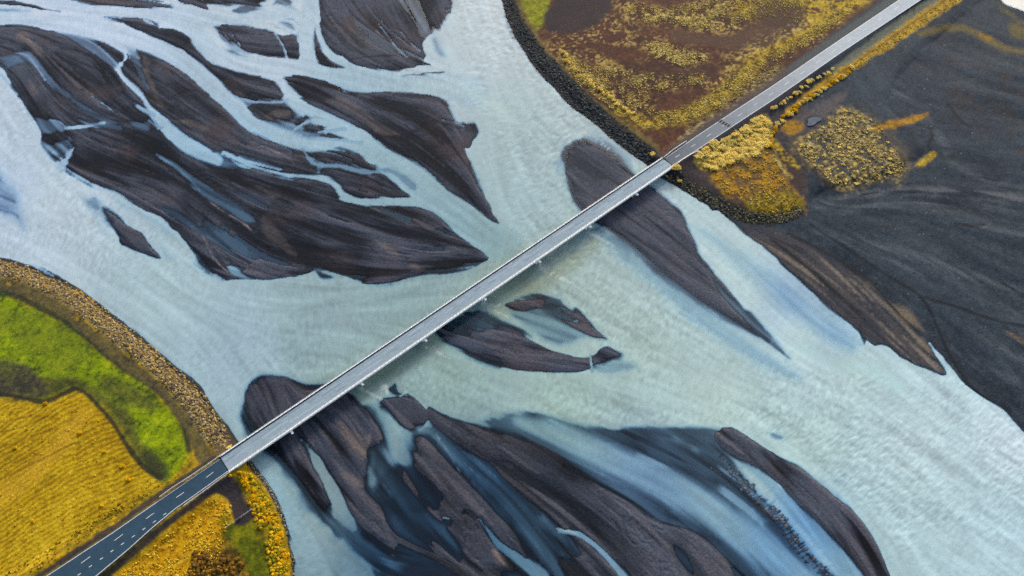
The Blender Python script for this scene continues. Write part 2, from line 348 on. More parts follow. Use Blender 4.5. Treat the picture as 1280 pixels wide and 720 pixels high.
bar("536,509 547,514 563,521 580,527 602,533 627,539 643,543 683,562 720,586 757,609 790,629 813,648 846,657 872,666 889,678 906,697 918,718 935,760 820,780 788,719 772,705 757,689 740,675 720,664 700,662 681,648 664,632 644,615 627,600 613,581 587,567 570,555 553,542 543,533 537,525", .42, 5, 9)
bar("640,517 683,518 727,529 767,533 807,533 853,532 900,536 904,545 896,560 908,580 938,620 978,665 1012,705 1040,745 940,770 920,718 890,678 872,665 846,656 813,647 790,628 757,608 720,585 683,561 643,542 600,531 610,522", -.24, 7, 6, .97, amp=.2)
cut("650,527,6 700,546,12 760,575,17 820,603,19 880,633,19 940,675,18 1000,722,18 1050,760,18", -1.45, 15, .85, amp=.8)
bar("780,536 820,534 860,534 900,540 895,560 880,570 840,562 800,550", -.22, 8, 8, .8, amp=.15)
bar("834,662 852,668 862,690 872,730 856,730 842,695", .04, 6, 6, .8, amp=.1)
bar("700,697 717,700 735,684 752,698 772,722 740,750 690,730", .3, 4, 4)
bar("680,640 700,664 722,668 740,684 718,699 700,696 690,722 672,690 666,662", -.2, 6, 5, .9, amp=.3)
cut("526,533,2 540,539,4.5 551,549,6 566,563,8 583,579,10 598,594,12 621,620,13 645,645,12 665,667,11 682,690,10 702,722,10", -.5, 5, .95, amp=.5)
cut("700,664,1.5 720,666,2.6 740,678,2.4 757,694,2.4 775,715,3 790,735,3", -1.3, 1.8)
# right-lower bar and its channel
bar("894,544 900,538 913,535 928,543 943,553 982,576 1027,606 1060,634 1082,659 1096,684 1110,714 1124,760 1104,760 1079,720 1066,703 1038,678 1016,656 999,642 985,620 971,603 943,587 916,573 898,557", .42, 2.5, 5)
cut("898,555,1 918,573,3 940,587,5 962,603,7 982,625,9 1000,645,10 1022,668,11 1045,695,12 1070,730,13", -.95, 6, .95)
bar("960,541 972,540 984,546 976,552 966,549", -.6, 4, 4)
# serrated ridge between the two sheets of water
rid = smooth(P2("898,568 912,584 927,600 954,626 977,651 996,679 1024,709 1040,727"), False, 6)
seg = np.r_[0, np.cumsum(np.hypot(*np.diff(rid, axis=0).T))]
for k, s in enumerate(np.cumsum(np.random.default_rng(3).uniform(3.6, 6.4, int(seg[-1]/5)))):
    x = np.interp(s, seg, rid[:, 0]); y = np.interp(s, seg, rid[:, 1]); w = (2.6+4.2*min(1, s/70))*random.uniform(.8, 1.2)
    a = random.uniform(-.55, .55); x += random.uniform(-1.6, 1.6); y += random.uniform(-1.2, 1.2); w2 = w*random.uniform(.5, 1.1)
    cut(np.array([[x-w*(.8+a*.4), y+w*(.3-a*.5), random.uniform(.5, 1.2)], [x, y, random.uniform(1.1, 2.0)], [x+w2*(.9+a*.3), y-w2*(.5+a*.4), random.uniform(.5, 1.3)]]), random.uniform(.02, .3), 1.3, random.uniform(.55, 1), jit=1.2)
cut("905,576,1 927,602,1.3 953,628,1.6 975,653,1.8 994,681,2 1022,712,2", -.75, 2, .5)
# wind-and-water texture of every surface
hm = h.copy()
h += (LC-.5)*.3*sm(-2.2, -.4, h)*sm(.6, .1, h)+(LM-.5)*.14*sm(-1.5, -.2, h)*sm(.6, .1, h)+(LF-.5)*.03*sm(-1, 0, h)
# threads of water that follow the old currents over the bars
thr = np.zeros(WX.shape, f32)
for s_, v_ in (("-60,30 60,30 200,60 330,160 470,200 520,250 620,310 600,335 480,356 280,352 140,240 50,170 -60,80", 1.0), ("360,95 540,112 620,270 520,210", .8), ("398,-40 566,-40 540,85 420,75", .9), ("310,470 430,480 470,560 510,700 420,660 330,560", .6), ("520,500 700,560 900,700 780,720 600,580", .4)):
    sl, d = sd_poly(s_); thr[sl] = np.maximum(thr[sl], v_*sm(-4, 12, d))
th2 = thr*sm(.70, .9, LL*.8+LC*.2)*sm(.40, .58, fbm(34, 3, 96))
thr *= sm(.62, .80, LC*.75+LM*.25)*sm(.46, .62, fbm(48, 3, 95))
h += (-.2-h)*np.clip(thr, 0, .9)*(hm > .05)
h += (-.35-h)*np.clip(th2, 0, .8)*(hm > .05)
# milky threads in the thin sheets
veil = sm(-1.3, -.6, hm)*sm(.02, -.1, hm)
h += veil*(-.5*sm(.66, .95, LL)*sm(.42, .66, fbm(25, 3, 98))-.22*sm(.6, .9, LC)+.16*sm(.38, .1, LL))
thr = np.maximum(thr, th2)
dryw = sm(.12, .4, hm)*(1-np.clip(thr*2, 0, 1))
scarp = np.abs(fbm(11, 4, 81)+(LC-.5)*.55-.5)
h += dryw*((N1-.5)*.55+(LC-.5)*.5+(LM-.5)*.2-.38*sm(.07, .0, scarp)*sm(.35, .7, fbm(30, 2, 85)))
h = np.where((hm > .2) & (h < .07) & (thr < .1), .07, h).astype(f32)
h = np.where(h < 0, h*(.5+.5*sm(-.15, -1.1, h)), h).astype(f32)
h = np.where(h > 0, h*.6, h).astype(f32)
# dry gullies in the long bar
for g in ("732,640,.5 738,655,1.4 746,672,1.6", "765,650,.5 772,660,1.2 778,675,1.8 780,704,2.2", "779,647,.8 780,662,2 780,680,2", "838,688,1 844,702,2.2 850,722,3", "824,702,1 825,722,1.5", "762,658,.4 772,668,.8", "708,640,.4 705,650,.8"):
    cut(g, .04, 1.4, .9)
z = np.where(LAND > .03, np.maximum(h*0+LAND, 0.0), h)
blend = sm(0.0, .35, LAND)
z = h*(1-blend)+np.maximum(LAND, h*0)*blend
Z = z.astype(f32)
print('levels', round(time.time()-T0, 1))

# ------------------------------------------------------------------ 3. COLOURS OF THE GROUND ITSELF
EXPO = 1.55
def S(r, g, b):
    c = np.array([r, g, b], float)/255
    return (np.where(c <= .04045, c/12.92, ((c+.055)/1.055)**2.4)/EXPO).astype(f32)
C = np.zeros(WX.shape+(3,), f32)
spk0 = rng.random(WX.shape).astype(f32)
def lerp(c, a):
    global C
    C += (c-C)*a[..., None]
t = np.clip(.5+(LC-.5)*.8+(LB-.5)*.7+(N1-.5)*.6+(LM-.5)*.4+(LF-.5)*.35, 0, 1)[..., None]
t = sm(.12, .88, t)*.85+t*.15
C[:] = S(34, 38, 48)*(1-t)+S(106, 104, 114)*t
lerp(S(104, 80, 78), sm(.52, .9, fbm(26, 4, 51)*.6+LB*.4)*.75)
lerp(S(28, 29, 38), sm(.42, .14, LC*.6+LM*.4)*.85)
lerp(S(122, 112, 114), sm(.70, .95, LM*.5+LC*.5)*.5)
spk = rng.random(WX.shape).astype(f32)
def stroke(s, c, so=2, op=.8, w=None, nz=None):
    sl, d = sd_line(s, w); a = sm(-so, so*.7, d+wob[sl]*.5)*op
    if nz is not None: a = a*nz[sl]
    C[sl] += (c-C[sl])*a[..., None]
def patch(s, c, so=3, op=.9, nz=None, jit=1.0, si=None):
    sl, d = sd_poly(s); a = sm(-so, so if si is None else si, d+wob[sl]*jit)*op
    if nz is not None: a = a*nz[sl]
    C[sl] += (c-C[sl])*a[..., None]
C *= np.array([.5, .6, .66], f32)
paler_bars = np.zeros(WX.shape, f32)  # smoother, paler sand of the lower and right bars
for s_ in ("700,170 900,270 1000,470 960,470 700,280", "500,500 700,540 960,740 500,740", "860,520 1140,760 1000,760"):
    sl, d = sd_poly(s_); paler_bars[sl] = np.maximum(paler_bars[sl], sm(-14, 10, d))
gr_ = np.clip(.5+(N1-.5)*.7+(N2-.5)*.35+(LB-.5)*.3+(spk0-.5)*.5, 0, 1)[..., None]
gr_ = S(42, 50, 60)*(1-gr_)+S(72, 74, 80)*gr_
lerp(gr_*1.0, paler_bars*.62)
C *= (1+.3*paler_bars)[..., None]
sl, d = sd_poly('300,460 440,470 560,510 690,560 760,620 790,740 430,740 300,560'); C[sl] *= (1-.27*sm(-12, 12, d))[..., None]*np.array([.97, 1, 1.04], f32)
lerp(S(116, 112, 120)*.7, sm(.72, .98, LL)*.55)
lerp(S(24, 26, 34)*.6, sm(.26, .02, LL)*.6)
tan = S(124, 110, 102)
STK = sm(.25, .75, LM)
for s, o in (("418,523 432,533 448,544 456,553 457,545 465,544 463,556 457,570 450,574 437,558 424,536", .85), ("427,592 448,598 455,610 440,606", .6), ("616,688 624,692 632,704 628,708 618,698", .95), ("326,150 348,137 363,142 350,150", .5), ("25,40 38,45 48,60 58,72 48,68 34,56 22,50", .75), ("38,103 46,110 44,122 36,112", .55), ("172,64 182,70 188,84 182,92 172,78", .45), ("180,85 188,95 200,125 208,136 196,128 184,108", .6), ("218,150 240,152 262,162 242,158", .6), ("408,128 440,140 470,165 500,170 480,158 450,138 432,122", .5), ("430,14 470,45 490,60 470,62 440,48", .25), ("468,300 490,310 500,320 484,315", .6), ("518,330 534,340 528,342 514,334", .7), ("328,268 350,290 372,320 350,310 330,290", .3), ("320,232 350,244 340,248", .3)):
    patch(s, tan, 3, o*.85, STK*.6+.4)
stroke(np.c_[rid[::6], np.full(len(rid[::6]), 3.2)], S(132, 130, 132), 3, .75, None, sm(.3, .7, RIP))
line = S(132, 122, 124)
for s in ("200,197 230,217 253,241 275,262 303,278 318,292", "250,288 258,304 266,322 285,340", "316,178 334,186 358,196 368,206", "470,38 490,58 510,72", "262,244 275,257", "115,118 128,128 138,138", "330,178 345,182", "515,58 523,66"):
    stroke(s, line, .9, .75, .5)
for s in ("70,65 92,75 110,82 124,87", "93,62 104,66 118,74 130,88", "505,270 525,283 545,297", "525,293 548,306", "538,150 560,156 575,160", "430,166 470,170 500,170 530,160", "440,74 480,70 505,70", "318,288 335,302 352,322", "395,308 420,330 440,342", "142,183 165,190 195,187", "410,285 450,300 480,325", "560,305 590,315 604,316", "535,145 565,163", "130,150 160,152"):
    stroke(s, S(26, 26, 34), 1.6, .7, 1.0)
# -------- raised land is read where it stands
CX, CY = LX, LY
_, d_pl = sd_poly(PLAIN); 
def full(s, pad=26):
    sl, d = sd_poly(s, pad); o = np.full(WX.shape, -60, f32); o[sl] = d; return o
dP, dS, dN = full(PLAIN, 60), full(SW_BANK, 60), full(N_BANK, 60)
g1 = np.clip(.5+(LC-.5)*.22+(LB-.5)*.45+(N1-.5)*.5+(N3-.5)*.4+(LM-.5)*.25+(spk-.5)*.4, 0, 1)[..., None]
a = sm(-2, 2, dP); lerp(S(28, 38, 48)*(1-g1)+S(63, 74, 83)*g1, a)
onP = sm(-1, 3, dP)
patch("1050,250 1100,240 1150,232 1200,236 1290,246 1420,256 1420,264 1290,256 1200,246 1120,244", S(112, 112, 112), 5, .65, STK)
patch("930,282 1000,300 1060,340 1110,385 1150,425 1176,462 1150,456 1105,428 1070,410 1020,365 960,310", S(84, 76, 74), 8, .7, STK*.7+.3)
for s in ("1085,352,2 1110,376,5 1140,410,6 1160,436,4", "1095,350,2 1130,385,4 1152,418,3"):
    stroke(s, S(134, 116, 92), 6, .7, None, STK)
patch("1258,415 1290,424 1320,440 1280,436", S(140, 118, 90), 6, .7, STK)
for s in ("985,292 1040,320 1090,355 1120,390 1150,420", "965,300 1010,335 1050,370", "1012,280 1060,312 1110,345 1150,370 1168,400 1185,440 1212,482 1250,512", "1150,370 1200,385 1250,402 1300,410", "1185,130 1200,150 1215,160", "1160,150 1165,170 1160,182 1170,195", "1195,280 1215,283 1230,280"):
    stroke(s, S(22, 24, 30), 2.2, .75, 1.6)
patch("1180,60 1240,80 1300,90 1300,200 1240,170 1190,140", S(66, 56, 52), 14, .55, sm(.4, .8, N2))
for s_ in ("1003,264,3 1060,247,4 1120,240,3", "1055,262,3 1150,252,3 1230,258,3 1300,276,2", "1180,196,2 1230,226,3 1300,238,3", "1100,150,2 1130,190,3 1140,212,2", "1060,300,3 1150,320,4 1230,350,4 1320,370,3", "1020,290,2 1100,318,3 1180,352,3", "1190,430,4 1230,460,4 1280,480,4", "1120,110,3 1160,150,4 1185,190,3", "1200,280,3 1250,290,4 1310,300,3", "1170,395,3 1220,420,4 1280,450,3"):
    stroke(s_, S(104, 110, 114), 5, .4, None, STK)
for s_ in ("1080,280,3 1160,296,4 1240,322,4 1320,340,3", "1090,335,3 1180,372,4 1250,392,3", "1200,460,4 1250,490,5 1290,520,4", "1100,120,4 1130,150,5 1150,190,4", "1215,200,3 1260,216,4 1320,220,3", "1060,272,2 1120,266,3 1200,272,3"):
    stroke(s_, S(30, 38, 46), 5, .5, None, STK)
stroke("1150,42,3 1180,36,4 1205,35,4 1232,48,4 1262,62,3 1300,66,3 1400,70,3", S(120, 102, 50), 4, .7)
stroke("1225,44,2 1236,48,3", S(150, 112, 20), 3, .8)
patch("1225,-20 1246,6 1266,24 1290,42 1320,60 1320,50 1284,26 1262,8 1250,-20", S(112, 98, 44), 6, .75, sm(.3, .7, N2)*.6+.4)
patch("1262,32 1276,30 1290,40 1280,48 1264,46", S(120, 105, 40), 4, .6)
stroke("1232,-14 1256,2 1282,18 1330,42", S(38, 52, 62), 4, .9, 7)
patch('930,282 1000,300 1060,340 1110,385 1150,425 1176,462 1150,456 1105,428 1070,410 1020,365 960,310', S(150, 136, 118), 8, .6, sm(.62, .9, LL))
patch('930,282 1000,300 1060,340 1110,385 1150,425 1176,462 1150,456 1105,428 1070,410 1020,365 960,310', S(30, 30, 34), 8, .7, sm(.3, .05, LL))
sp = onP*(spk > .9985)*sm(.4, .7, N2)
lerp(S(150, 148, 142), sp*.7)
lerp(S(24, 26, 30), onP*(spk < .03)*.6)
# -------- south-western bank
veg = fbm(1.6, 3, 61); vg2 = fbm(5, 4, 71)
def mottled(c1, c2, c3, n=None):
    n = veg if n is None else n
    u = np.clip(n, 0, 1)[..., None]
    return np.where(u < .5, c1*(1-2*u)+c2*2*u, c2*(2-2*u)+c3*(2*u-1)).astype(f32)
m = mottled(S(70, 62, 14), S(150, 122, 18), S(196, 160, 30), veg*.6+vg2*.4)
lerp(m, sm(-1, 2, dS))
def mpatch(s, m, so=3, op=1.0, jit=1.0, nz=None):
    sl, d = sd_poly(s); a = sm(-so, so, d+wob[sl]*jit)*op
    if nz is not None: a = a*nz[sl]
    C[sl] += (m[sl]-C[sl])*a[..., None]
def mstroke(s, m, so=2, op=1.0, w=None, nz=None):
    sl, d = sd_line(s, w); a = sm(-so, so*.7, d+wob[sl])*op
    if nz is not None: a = a*nz[sl]
    C[sl] += (m[sl]-C[sl])*a[..., None]
# yellow field with its drill rows
row = np.sin((CY+CX*.56+8*np.sin(CX*.021)+wob*1.2)*.95)*.5+.5
field = mottled(S(142, 108, 6), S(192, 156, 14), S(216, 184, 44), np.clip(veg*.42+row*.42+vg2*.24+(N1-.5)*.5-.04, 0, 1))
mpatch("-140,490 0,502 30,504 55,506 80,492 95,487 112,500 140,530 158,560 178,585 198,600 205,612 180,632 120,668 55,712 0,750 -140,840", field, 3)
patch("-140,640 0,607 60,556 100,512 110,520 70,575 0,634 -140,680", S(206, 160, 40), 8, .55)
for s in ("0,540 30,533 60,520", "0,528 40,520", "0,600 60,570 110,545", "0,560 70,535"):
    stroke(s, S(120, 84, 10), 1.4, .6, .7)
olive = mottled(S(60, 54, 10), S(128, 108, 14), S(196, 150, 18), veg*.55+vg2*.45)
mpatch("205,605 225,596 245,590 240,600 200,630 130,676 60,722 0,764 -100,820 -100,800 0,738 60,696 130,648", olive, 4, .9)
# green field
green = mottled(S(74, 92, 8), S(128, 146, 4), S(168, 178, 8), veg*.45+vg2*.55)
GREEN = "-140,330 0,366 30,380 60,395 95,412 122,438 152,466 180,480 205,502 222,525 232,550 229,578 212,598 199,597 180,580 165,560 150,535 135,514 112,494 95,483 75,492 50,499 25,494 -140,480"
mpatch("-140,330 0,366 30,380 60,395 95,412 122,438 152,466 180,480 205,502 222,525 232,550 229,578 212,598 199,597 180,580 165,560 150,535 135,514 112,494 95,483 75,492 50,499 25,494 -140,480", green, 7, 1, 2)
ogr = mottled(S(52, 54, 30), S(74, 72, 36), S(104, 98, 40), veg*.5+LM*.5)
mpatch("-140,450 0,464 30,455 50,470 90,470 110,482 140,500 165,520 172,545 190,570 205,592 200,598 180,580 165,560 150,535 135,514 112,494 95,484 75,492 50,499 25,494 -140,482", ogr, 7, .9)
mpatch("130,470 165,480 200,505 180,515 150,505 120,488", ogr, 9, .75)
mpatch("-20,460 10,448 40,462 60,490 30,498 -20,490", mottled(S(48, 44, 44), S(66, 60, 54), S(90, 90, 40)), 6, .8)
mpatch("165,508 190,520 215,540 228,565 215,572 190,560 172,535", green, 7, .8)
stroke("-140,484,2 0,493,2.5 30,498,2.5 55,502,3 80,492,2.5 95,486,2.5 112,496,2.5 140,527,2.5 158,556,3 178,582,3.5 200,597,3.5", S(34, 36, 34), 2, .85)
lerp(S(58, 66, 22), sm(.36, .08, veg*.6+vg2*.4)*.7*sm(-2, 4, full(GREEN)))
lerp(S(96, 104, 30), sm(.5, .7, N1)*.45*sm(-2, 4, full(GREEN)))
patch("180,560 200,570 212,590 200,600 182,584", S(48, 50, 36), 5, .75)
stroke("-140,338,4 0,363,5 40,379,4 78,399,4 112,425,4 150,457,3.5 185,478,3.5 214,505,3.5 230,535,3 236,562,3", S(24, 42, 40), 3, .85)  # ditch behind the levee, bank shade painted into its dark teal
lev = mottled(S(64, 58, 44), S(92, 82, 52), S(112, 100, 50), veg*.6+vg2*.4)
mstroke("-140,330,6 0,354,7 40,367,7 80,389,7 112,415,7 148,445,7 180,470,6 205,492,6 228,520,7 245,548,8 256,572,9", lev, 2.5, .95)
stone = mottled(S(50, 42, 34), S(124, 104, 64), S(186, 160, 104), rng.random(WX.shape).astype(f32)*.75+veg*.25)
mstroke("-140,312,12 0,335,12 35,344,12 80,365,13 120,393,14 160,425,14 195,453,14 222,480,15 245,508,16 265,535,17 278,555,14", stone, 2.5, 1)
stroke("-140,304,2 0,324,2.2 30,332,2.5 60,344,3 95,360,3 130,387,3 170,417,3 200,442,3 225,467,3.5 245,482,4 264,512,4 280,532,5 293,553,6", S(36, 38, 40), 2, .9)
for x, y, r in ((12, 354, 5), (98, 366, 5), (98, 398, 5), (115, 375, 4), (163, 446, 3), (106, 372, 4)):
    patch(f"{x-r*1.6},{y-1} {x},{y-r*.6} {x+r*1.6},{y+2} {x},{y+r*.7}", S(176, 136, 20), 2, .8, sm(.3, .6, veg))
patch("262,560 285,548 297,556 292,570 274,578 262,574", S(70, 56, 44), 4, .8, sm(.2, .7, veg)*.7+.3)
# south of the road
yel = mottled(S(150, 104, 4), S(206, 152, 10), S(224, 184, 44), veg*.6+vg2*.4)
mpatch("128,728 180,690 215,655 240,632 262,618 278,619 290,631 293,646 284,664 270,690 262,728 250,780 60,800", yel, 3)
mpatch("278,650 296,655 318,650 330,670 340,700 345,740 330,800 262,790 268,728 280,690 280,668", mottled(S(58, 62, 6), S(98, 104, 10), S(150, 138, 16), vg2*.6+veg*.4), 9, 1, 3)
mpatch("255,690 280,678 300,690 310,722 300,760 250,770 236,720", mottled(S(44, 32, 20), S(96, 70, 22), S(176, 132, 30), veg*.8+vg2*.2), 8, .9, 3)
patch("246,622 262,608 288,594 300,606 312,628 319,642 311,654 296,656 291,640 286,625 272,617 258,619", S(50, 46, 54), 2, .95)
patch("282,588 300,578 312,590 330,612 346,640 358,672 362,722 366,790 352,790 348,720 340,690 328,660 312,635 298,606", S(150, 126, 14), 4, .85, sm(.2, .7, veg)*.6+.4)
stroke("305,572,2 316,586,2.5 332,604,2.5 347,630,3 358,657,3 366,690,3 370,722,3 374,800,3", S(44, 42, 40), 1.5, .9)
stroke("200,716 240,694 262,680", S(226, 196, 60), 1, .5, .7)
stroke("-60,792,3 0,752,3 60,712.5,3 140,660,3 180,632,3 240,591,3 268,572,2", S(52, 48, 54), 2, .9)
stroke("-60,865,4 60,772,4 120,729,4 163,694,4 191,669,4 222,644,4 246,628,4 270,610,3 288,598,3", S(54, 50, 54), 2.5, .9)
# -------- northern bank
bro = mottled(S(48, 27, 20), S(84, 50, 36), S(114, 74, 44), veg*.45+vg2*.35+N1*.2)
lerp(bro, sm(-1, 2, dN)*sm(-.5, 0, -(np.abs(0*CX)))*np.where(CX < 965, 1, 0)*1.0)
w = (CX-905)*.68+(CY-155)          # >0 : south-east of the road
lerp(bro, sm(-1, 2, dN)*np.where(w < 0, 1, 0))
gry = np.clip(.5+(N1-.5)*.8+(N3-.5)*.8, 0, 1)[..., None]; gry = S(44, 42, 46)*(1-gry)+S(82, 74, 72)*gry
lerp(gry, sm(-1, 2, dN)*np.where(w >= 0, 1, 0)*np.where(CX < 1010, 1, 0))
ylw = mottled(S(84, 66, 28), S(168, 140, 56), S(226, 200, 116), veg)
och = mottled(S(100, 78, 14), S(172, 140, 22), S(210, 180, 56), veg*.6+vg2*.4)
vb = vg2*.4+veg*.4+fbm(14, 3, 65)*.2
VN = sm(.42, .6, vb); VN2 = sm(.34, .54, vb)
lerp(ylw, sm(.56, .7, veg*.6+vg2*.4)*sm(-1, 2, dN)*np.where(w < -10, 1, 0)*.5*sm(.35, .65, N1))
mpatch("640,-60 648,0 656,20 668,36 678,30 684,12 700,-60", mottled(S(84, 90, 10), S(138, 138, 14), S(170, 164, 30), veg*.5+vg2*.5), 4, 1)
patch("680,20 692,4 704,-40 770,-40 764,8 750,28 730,38 704,41 684,40", S(46, 40, 46), 4, .95, sm(.1, .5, veg)*.5+.5)
mstroke("702,60,2 712,75,4 730,95,6 752,112,6 772,128,5 796,146,4", ylw, 9, .95, None, VN2)
mstroke("735,68,3 760,82,5 790,95,5 812,104,6 850,104,5 878,98,3", ylw, 10, .75, None, VN)
mstroke("752,105,4 785,122,5 812,130,5", ylw, 10, .7, None, VN)
mstroke("770,138,3 800,152,6 835,150,7 868,138,8 900,122,8 922,100,8 936,84,8 960,66,7 1000,44,8 1040,20,8 1080,-6,8", och, 9, .95, None, VN2*.6+.4)
mstroke("808,56,4 832,66,9 860,74,8 880,70,4", ylw, 10, .8, None, VN)
mstroke("775,4,4 800,16,8 840,22,9 880,12,10 920,2,8", ylw, 10, .85, None, VN)
mstroke("860,30,5 900,32,8 925,36,4", ylw, 9, .8, None, VN)
mpatch("920,-40 960,-40 1060,-40 1080,-8 1040,16 1000,34 985,10 960,18 940,20 915,12", och, 10, .9, 1, VN2)
patch("835,42 852,36 900,46 935,34 960,24 1000,20 1006,34 985,46 955,58 920,62 895,58 850,54", S(90, 66, 50), 5, .75)
patch("942,6 970,-2 1000,8 1006,24 985,40 958,34 944,20", S(74, 52, 42), 6, .9)
mstroke("895,104,3 925,72,5 960,52,6 1010,28,6", ylw, 4, .55, None, VN)
stroke("905,112,2 925,86,2 932,78,1", S(52, 36, 26), 2.5, .8)
stroke("770,100,8 810,90,12 850,90,9 890,90,8", S(54, 38, 32), 8, .45)
# verges along the road
roadN = "832,196 870,171 920,138 970,105 1010,77 1050,50 1122,1 1180,-38"
stroke("830,198,4 870,168,7 920,136,7 970,102,7 1010,74,8 1050,45,9 1122,-6,9 1190,-50,9", S(58, 62, 66), 4, .85, None, sm(.2, .6, veg)*.5+.5)
mstroke("850,172,3 880,150,4 920,122,5 950,100,5 975,85,4", mottled(S(60, 56, 48), S(120, 104, 60), S(176, 156, 104), veg), 3, .8, None, VN2)
stroke("990,84,2 1030,58,3 1060,36,4 1110,2,5 1150,-24,5", S(52, 68, 74), 2.5, .8)
stroke("840,208,4 870,192,5 905,170,6 940,148,6 970,128,5 1000,106,4", S(62, 60, 66), 4, .9)
stroke("1035,94,3 1060,80,8 1090,60,10 1120,40,11 1150,20,11 1185,-4,11 1240,-40,11", S(132, 130, 106), 3, .95)
mstroke("985,140,2 1010,118,3.5 1040,98,4.5 1070,80,5 1100,60,6 1140,32,7 1180,6,7.5 1220,-22,8 1260,-50,8", och*np.array([1.08, .95, .7], f32), 3, .95)
stroke("1030,106 1070,78 1110,50 1150,22 1190,-6", S(104, 76, 10), 1.2, .7, .9)
# riprap and levee of the north bank
mstroke("640,-40,3 646,0,4 656,24,4 672,52,5 690,76,5 712,104,6 735,126,6 758,144,7 780,160,8 800,175,9 815,186,8", mottled(S(84, 72, 34), S(112, 94, 50), S(140, 118, 62), veg*.5+vg2*.5), 3, .9)
rip = mottled(S(28, 32, 34), S(44, 46, 46), S(86, 82, 70), rng.random(WX.shape).astype(f32)*.55+veg*.35)
mstroke("622,-50,7 634,0,8 644,24,9 656,46,10 674,72,11 697,98,12 720,122,12 745,145,12 770,165,12 792,182,12 812,198,12 826,210,9", rip, 2, 1)
mstroke("838,216,8 852,228,9 872,241,9 892,251,9 912,263,9 936,271,9 962,273,9 985,270,8 1000,262,6", rip, 2.5, .95)
patch("842,206 866,192 880,205 890,222 915,242 940,252 930,262 900,250 870,236 850,222", S(66, 54, 52), 5, .8, sm(.2, .7, veg)*.6+.4)
mpatch('869,196 880,184 900,178 915,170 930,160 942,147 957,144 964,160 960,180 945,194 925,200 905,208 885,213 872,207', mottled(S(150, 118, 40), S(214, 176, 78), S(240, 206, 112), veg), 3, .9)
org = mottled(S(104, 74, 6), S(166, 118, 10), S(196, 150, 22), veg*.5+vg2*.5)
mpatch("884,214 910,206 945,196 962,188 974,212 990,235 1000,248 1001,262 985,270 960,270 935,262 912,246 895,232", org, 7, .95, 2.5, VN2*.6+.4)
mpatch("940,244 965,240 990,240 1002,252 1002,264 980,272 950,268 930,258", mottled(S(70, 62, 12), S(126, 112, 20), S(176, 146, 40), veg), 4, .8)
patch("968,182 990,196 1005,226 1000,240 985,226 972,205", S(62, 46, 40), 5, .8)
sq = mottled(S(70, 58, 46), S(136, 116, 64), S(194, 170, 104), veg*.85+vg2*.15)
mpatch("994,182 1012,165 1040,142 1055,134 1080,138 1098,150 1104,168 1130,190 1136,214 1124,226 1092,226 1062,236 1040,232 1014,208", sq, 8, .95, 3, VN2*.75+.25)
mpatch("1085,140 1104,152 1120,170 1140,190 1136,205 1120,190 1100,165", S(74, 68, 60)+0*C, 6, .7)
mstroke("1098,160,4 1120,154,4 1140,150,4 1158,144,3", org, 2.5, .9)
mstroke("1146,206,2 1158,200,3.5 1167,193,3", och, 3, .9)
patch("984,158 1000,148 1020,132 1040,120 1060,116 1050,130 1030,146 1010,160 992,168", S(92, 84, 84), 4, .85)
mpatch("976,160 984,152 1000,152 1004,160 990,168 980,166", org, 2.5, .9)
mstroke("964,172,3 972,186,4 984,198,4 996,208,3", och, 3, .9, None, VN2)
mstroke("966,196,2 980,210,2.5 988,222,2", ylw, 2.5, .7)
stroke("1008,206,2 1030,226,3 1042,238,3", S(40, 34, 34), 3, .7)
# rim of the pond
patch("1005.5,152 1009,146.5 1017,144 1024.5,146.5 1027.5,151 1023,156.5 1014,159 1007.5,157", S(52, 52, 56), 1.5, .9, None, 0)
# wet sand at the water's edge is darker stuff
wet = sm(.10, .01, Z)*sm(-3, 2, -LAND*40+2)
C *= (1-(.2+.35*NS)*wet-.45*sm(0, -.06, Z)*(LAND < .1))[..., None]
C *= (.74+.52*wn)[..., None]
CX, CY = BX, BY
print('colour', round(time.time()-T0, 1))

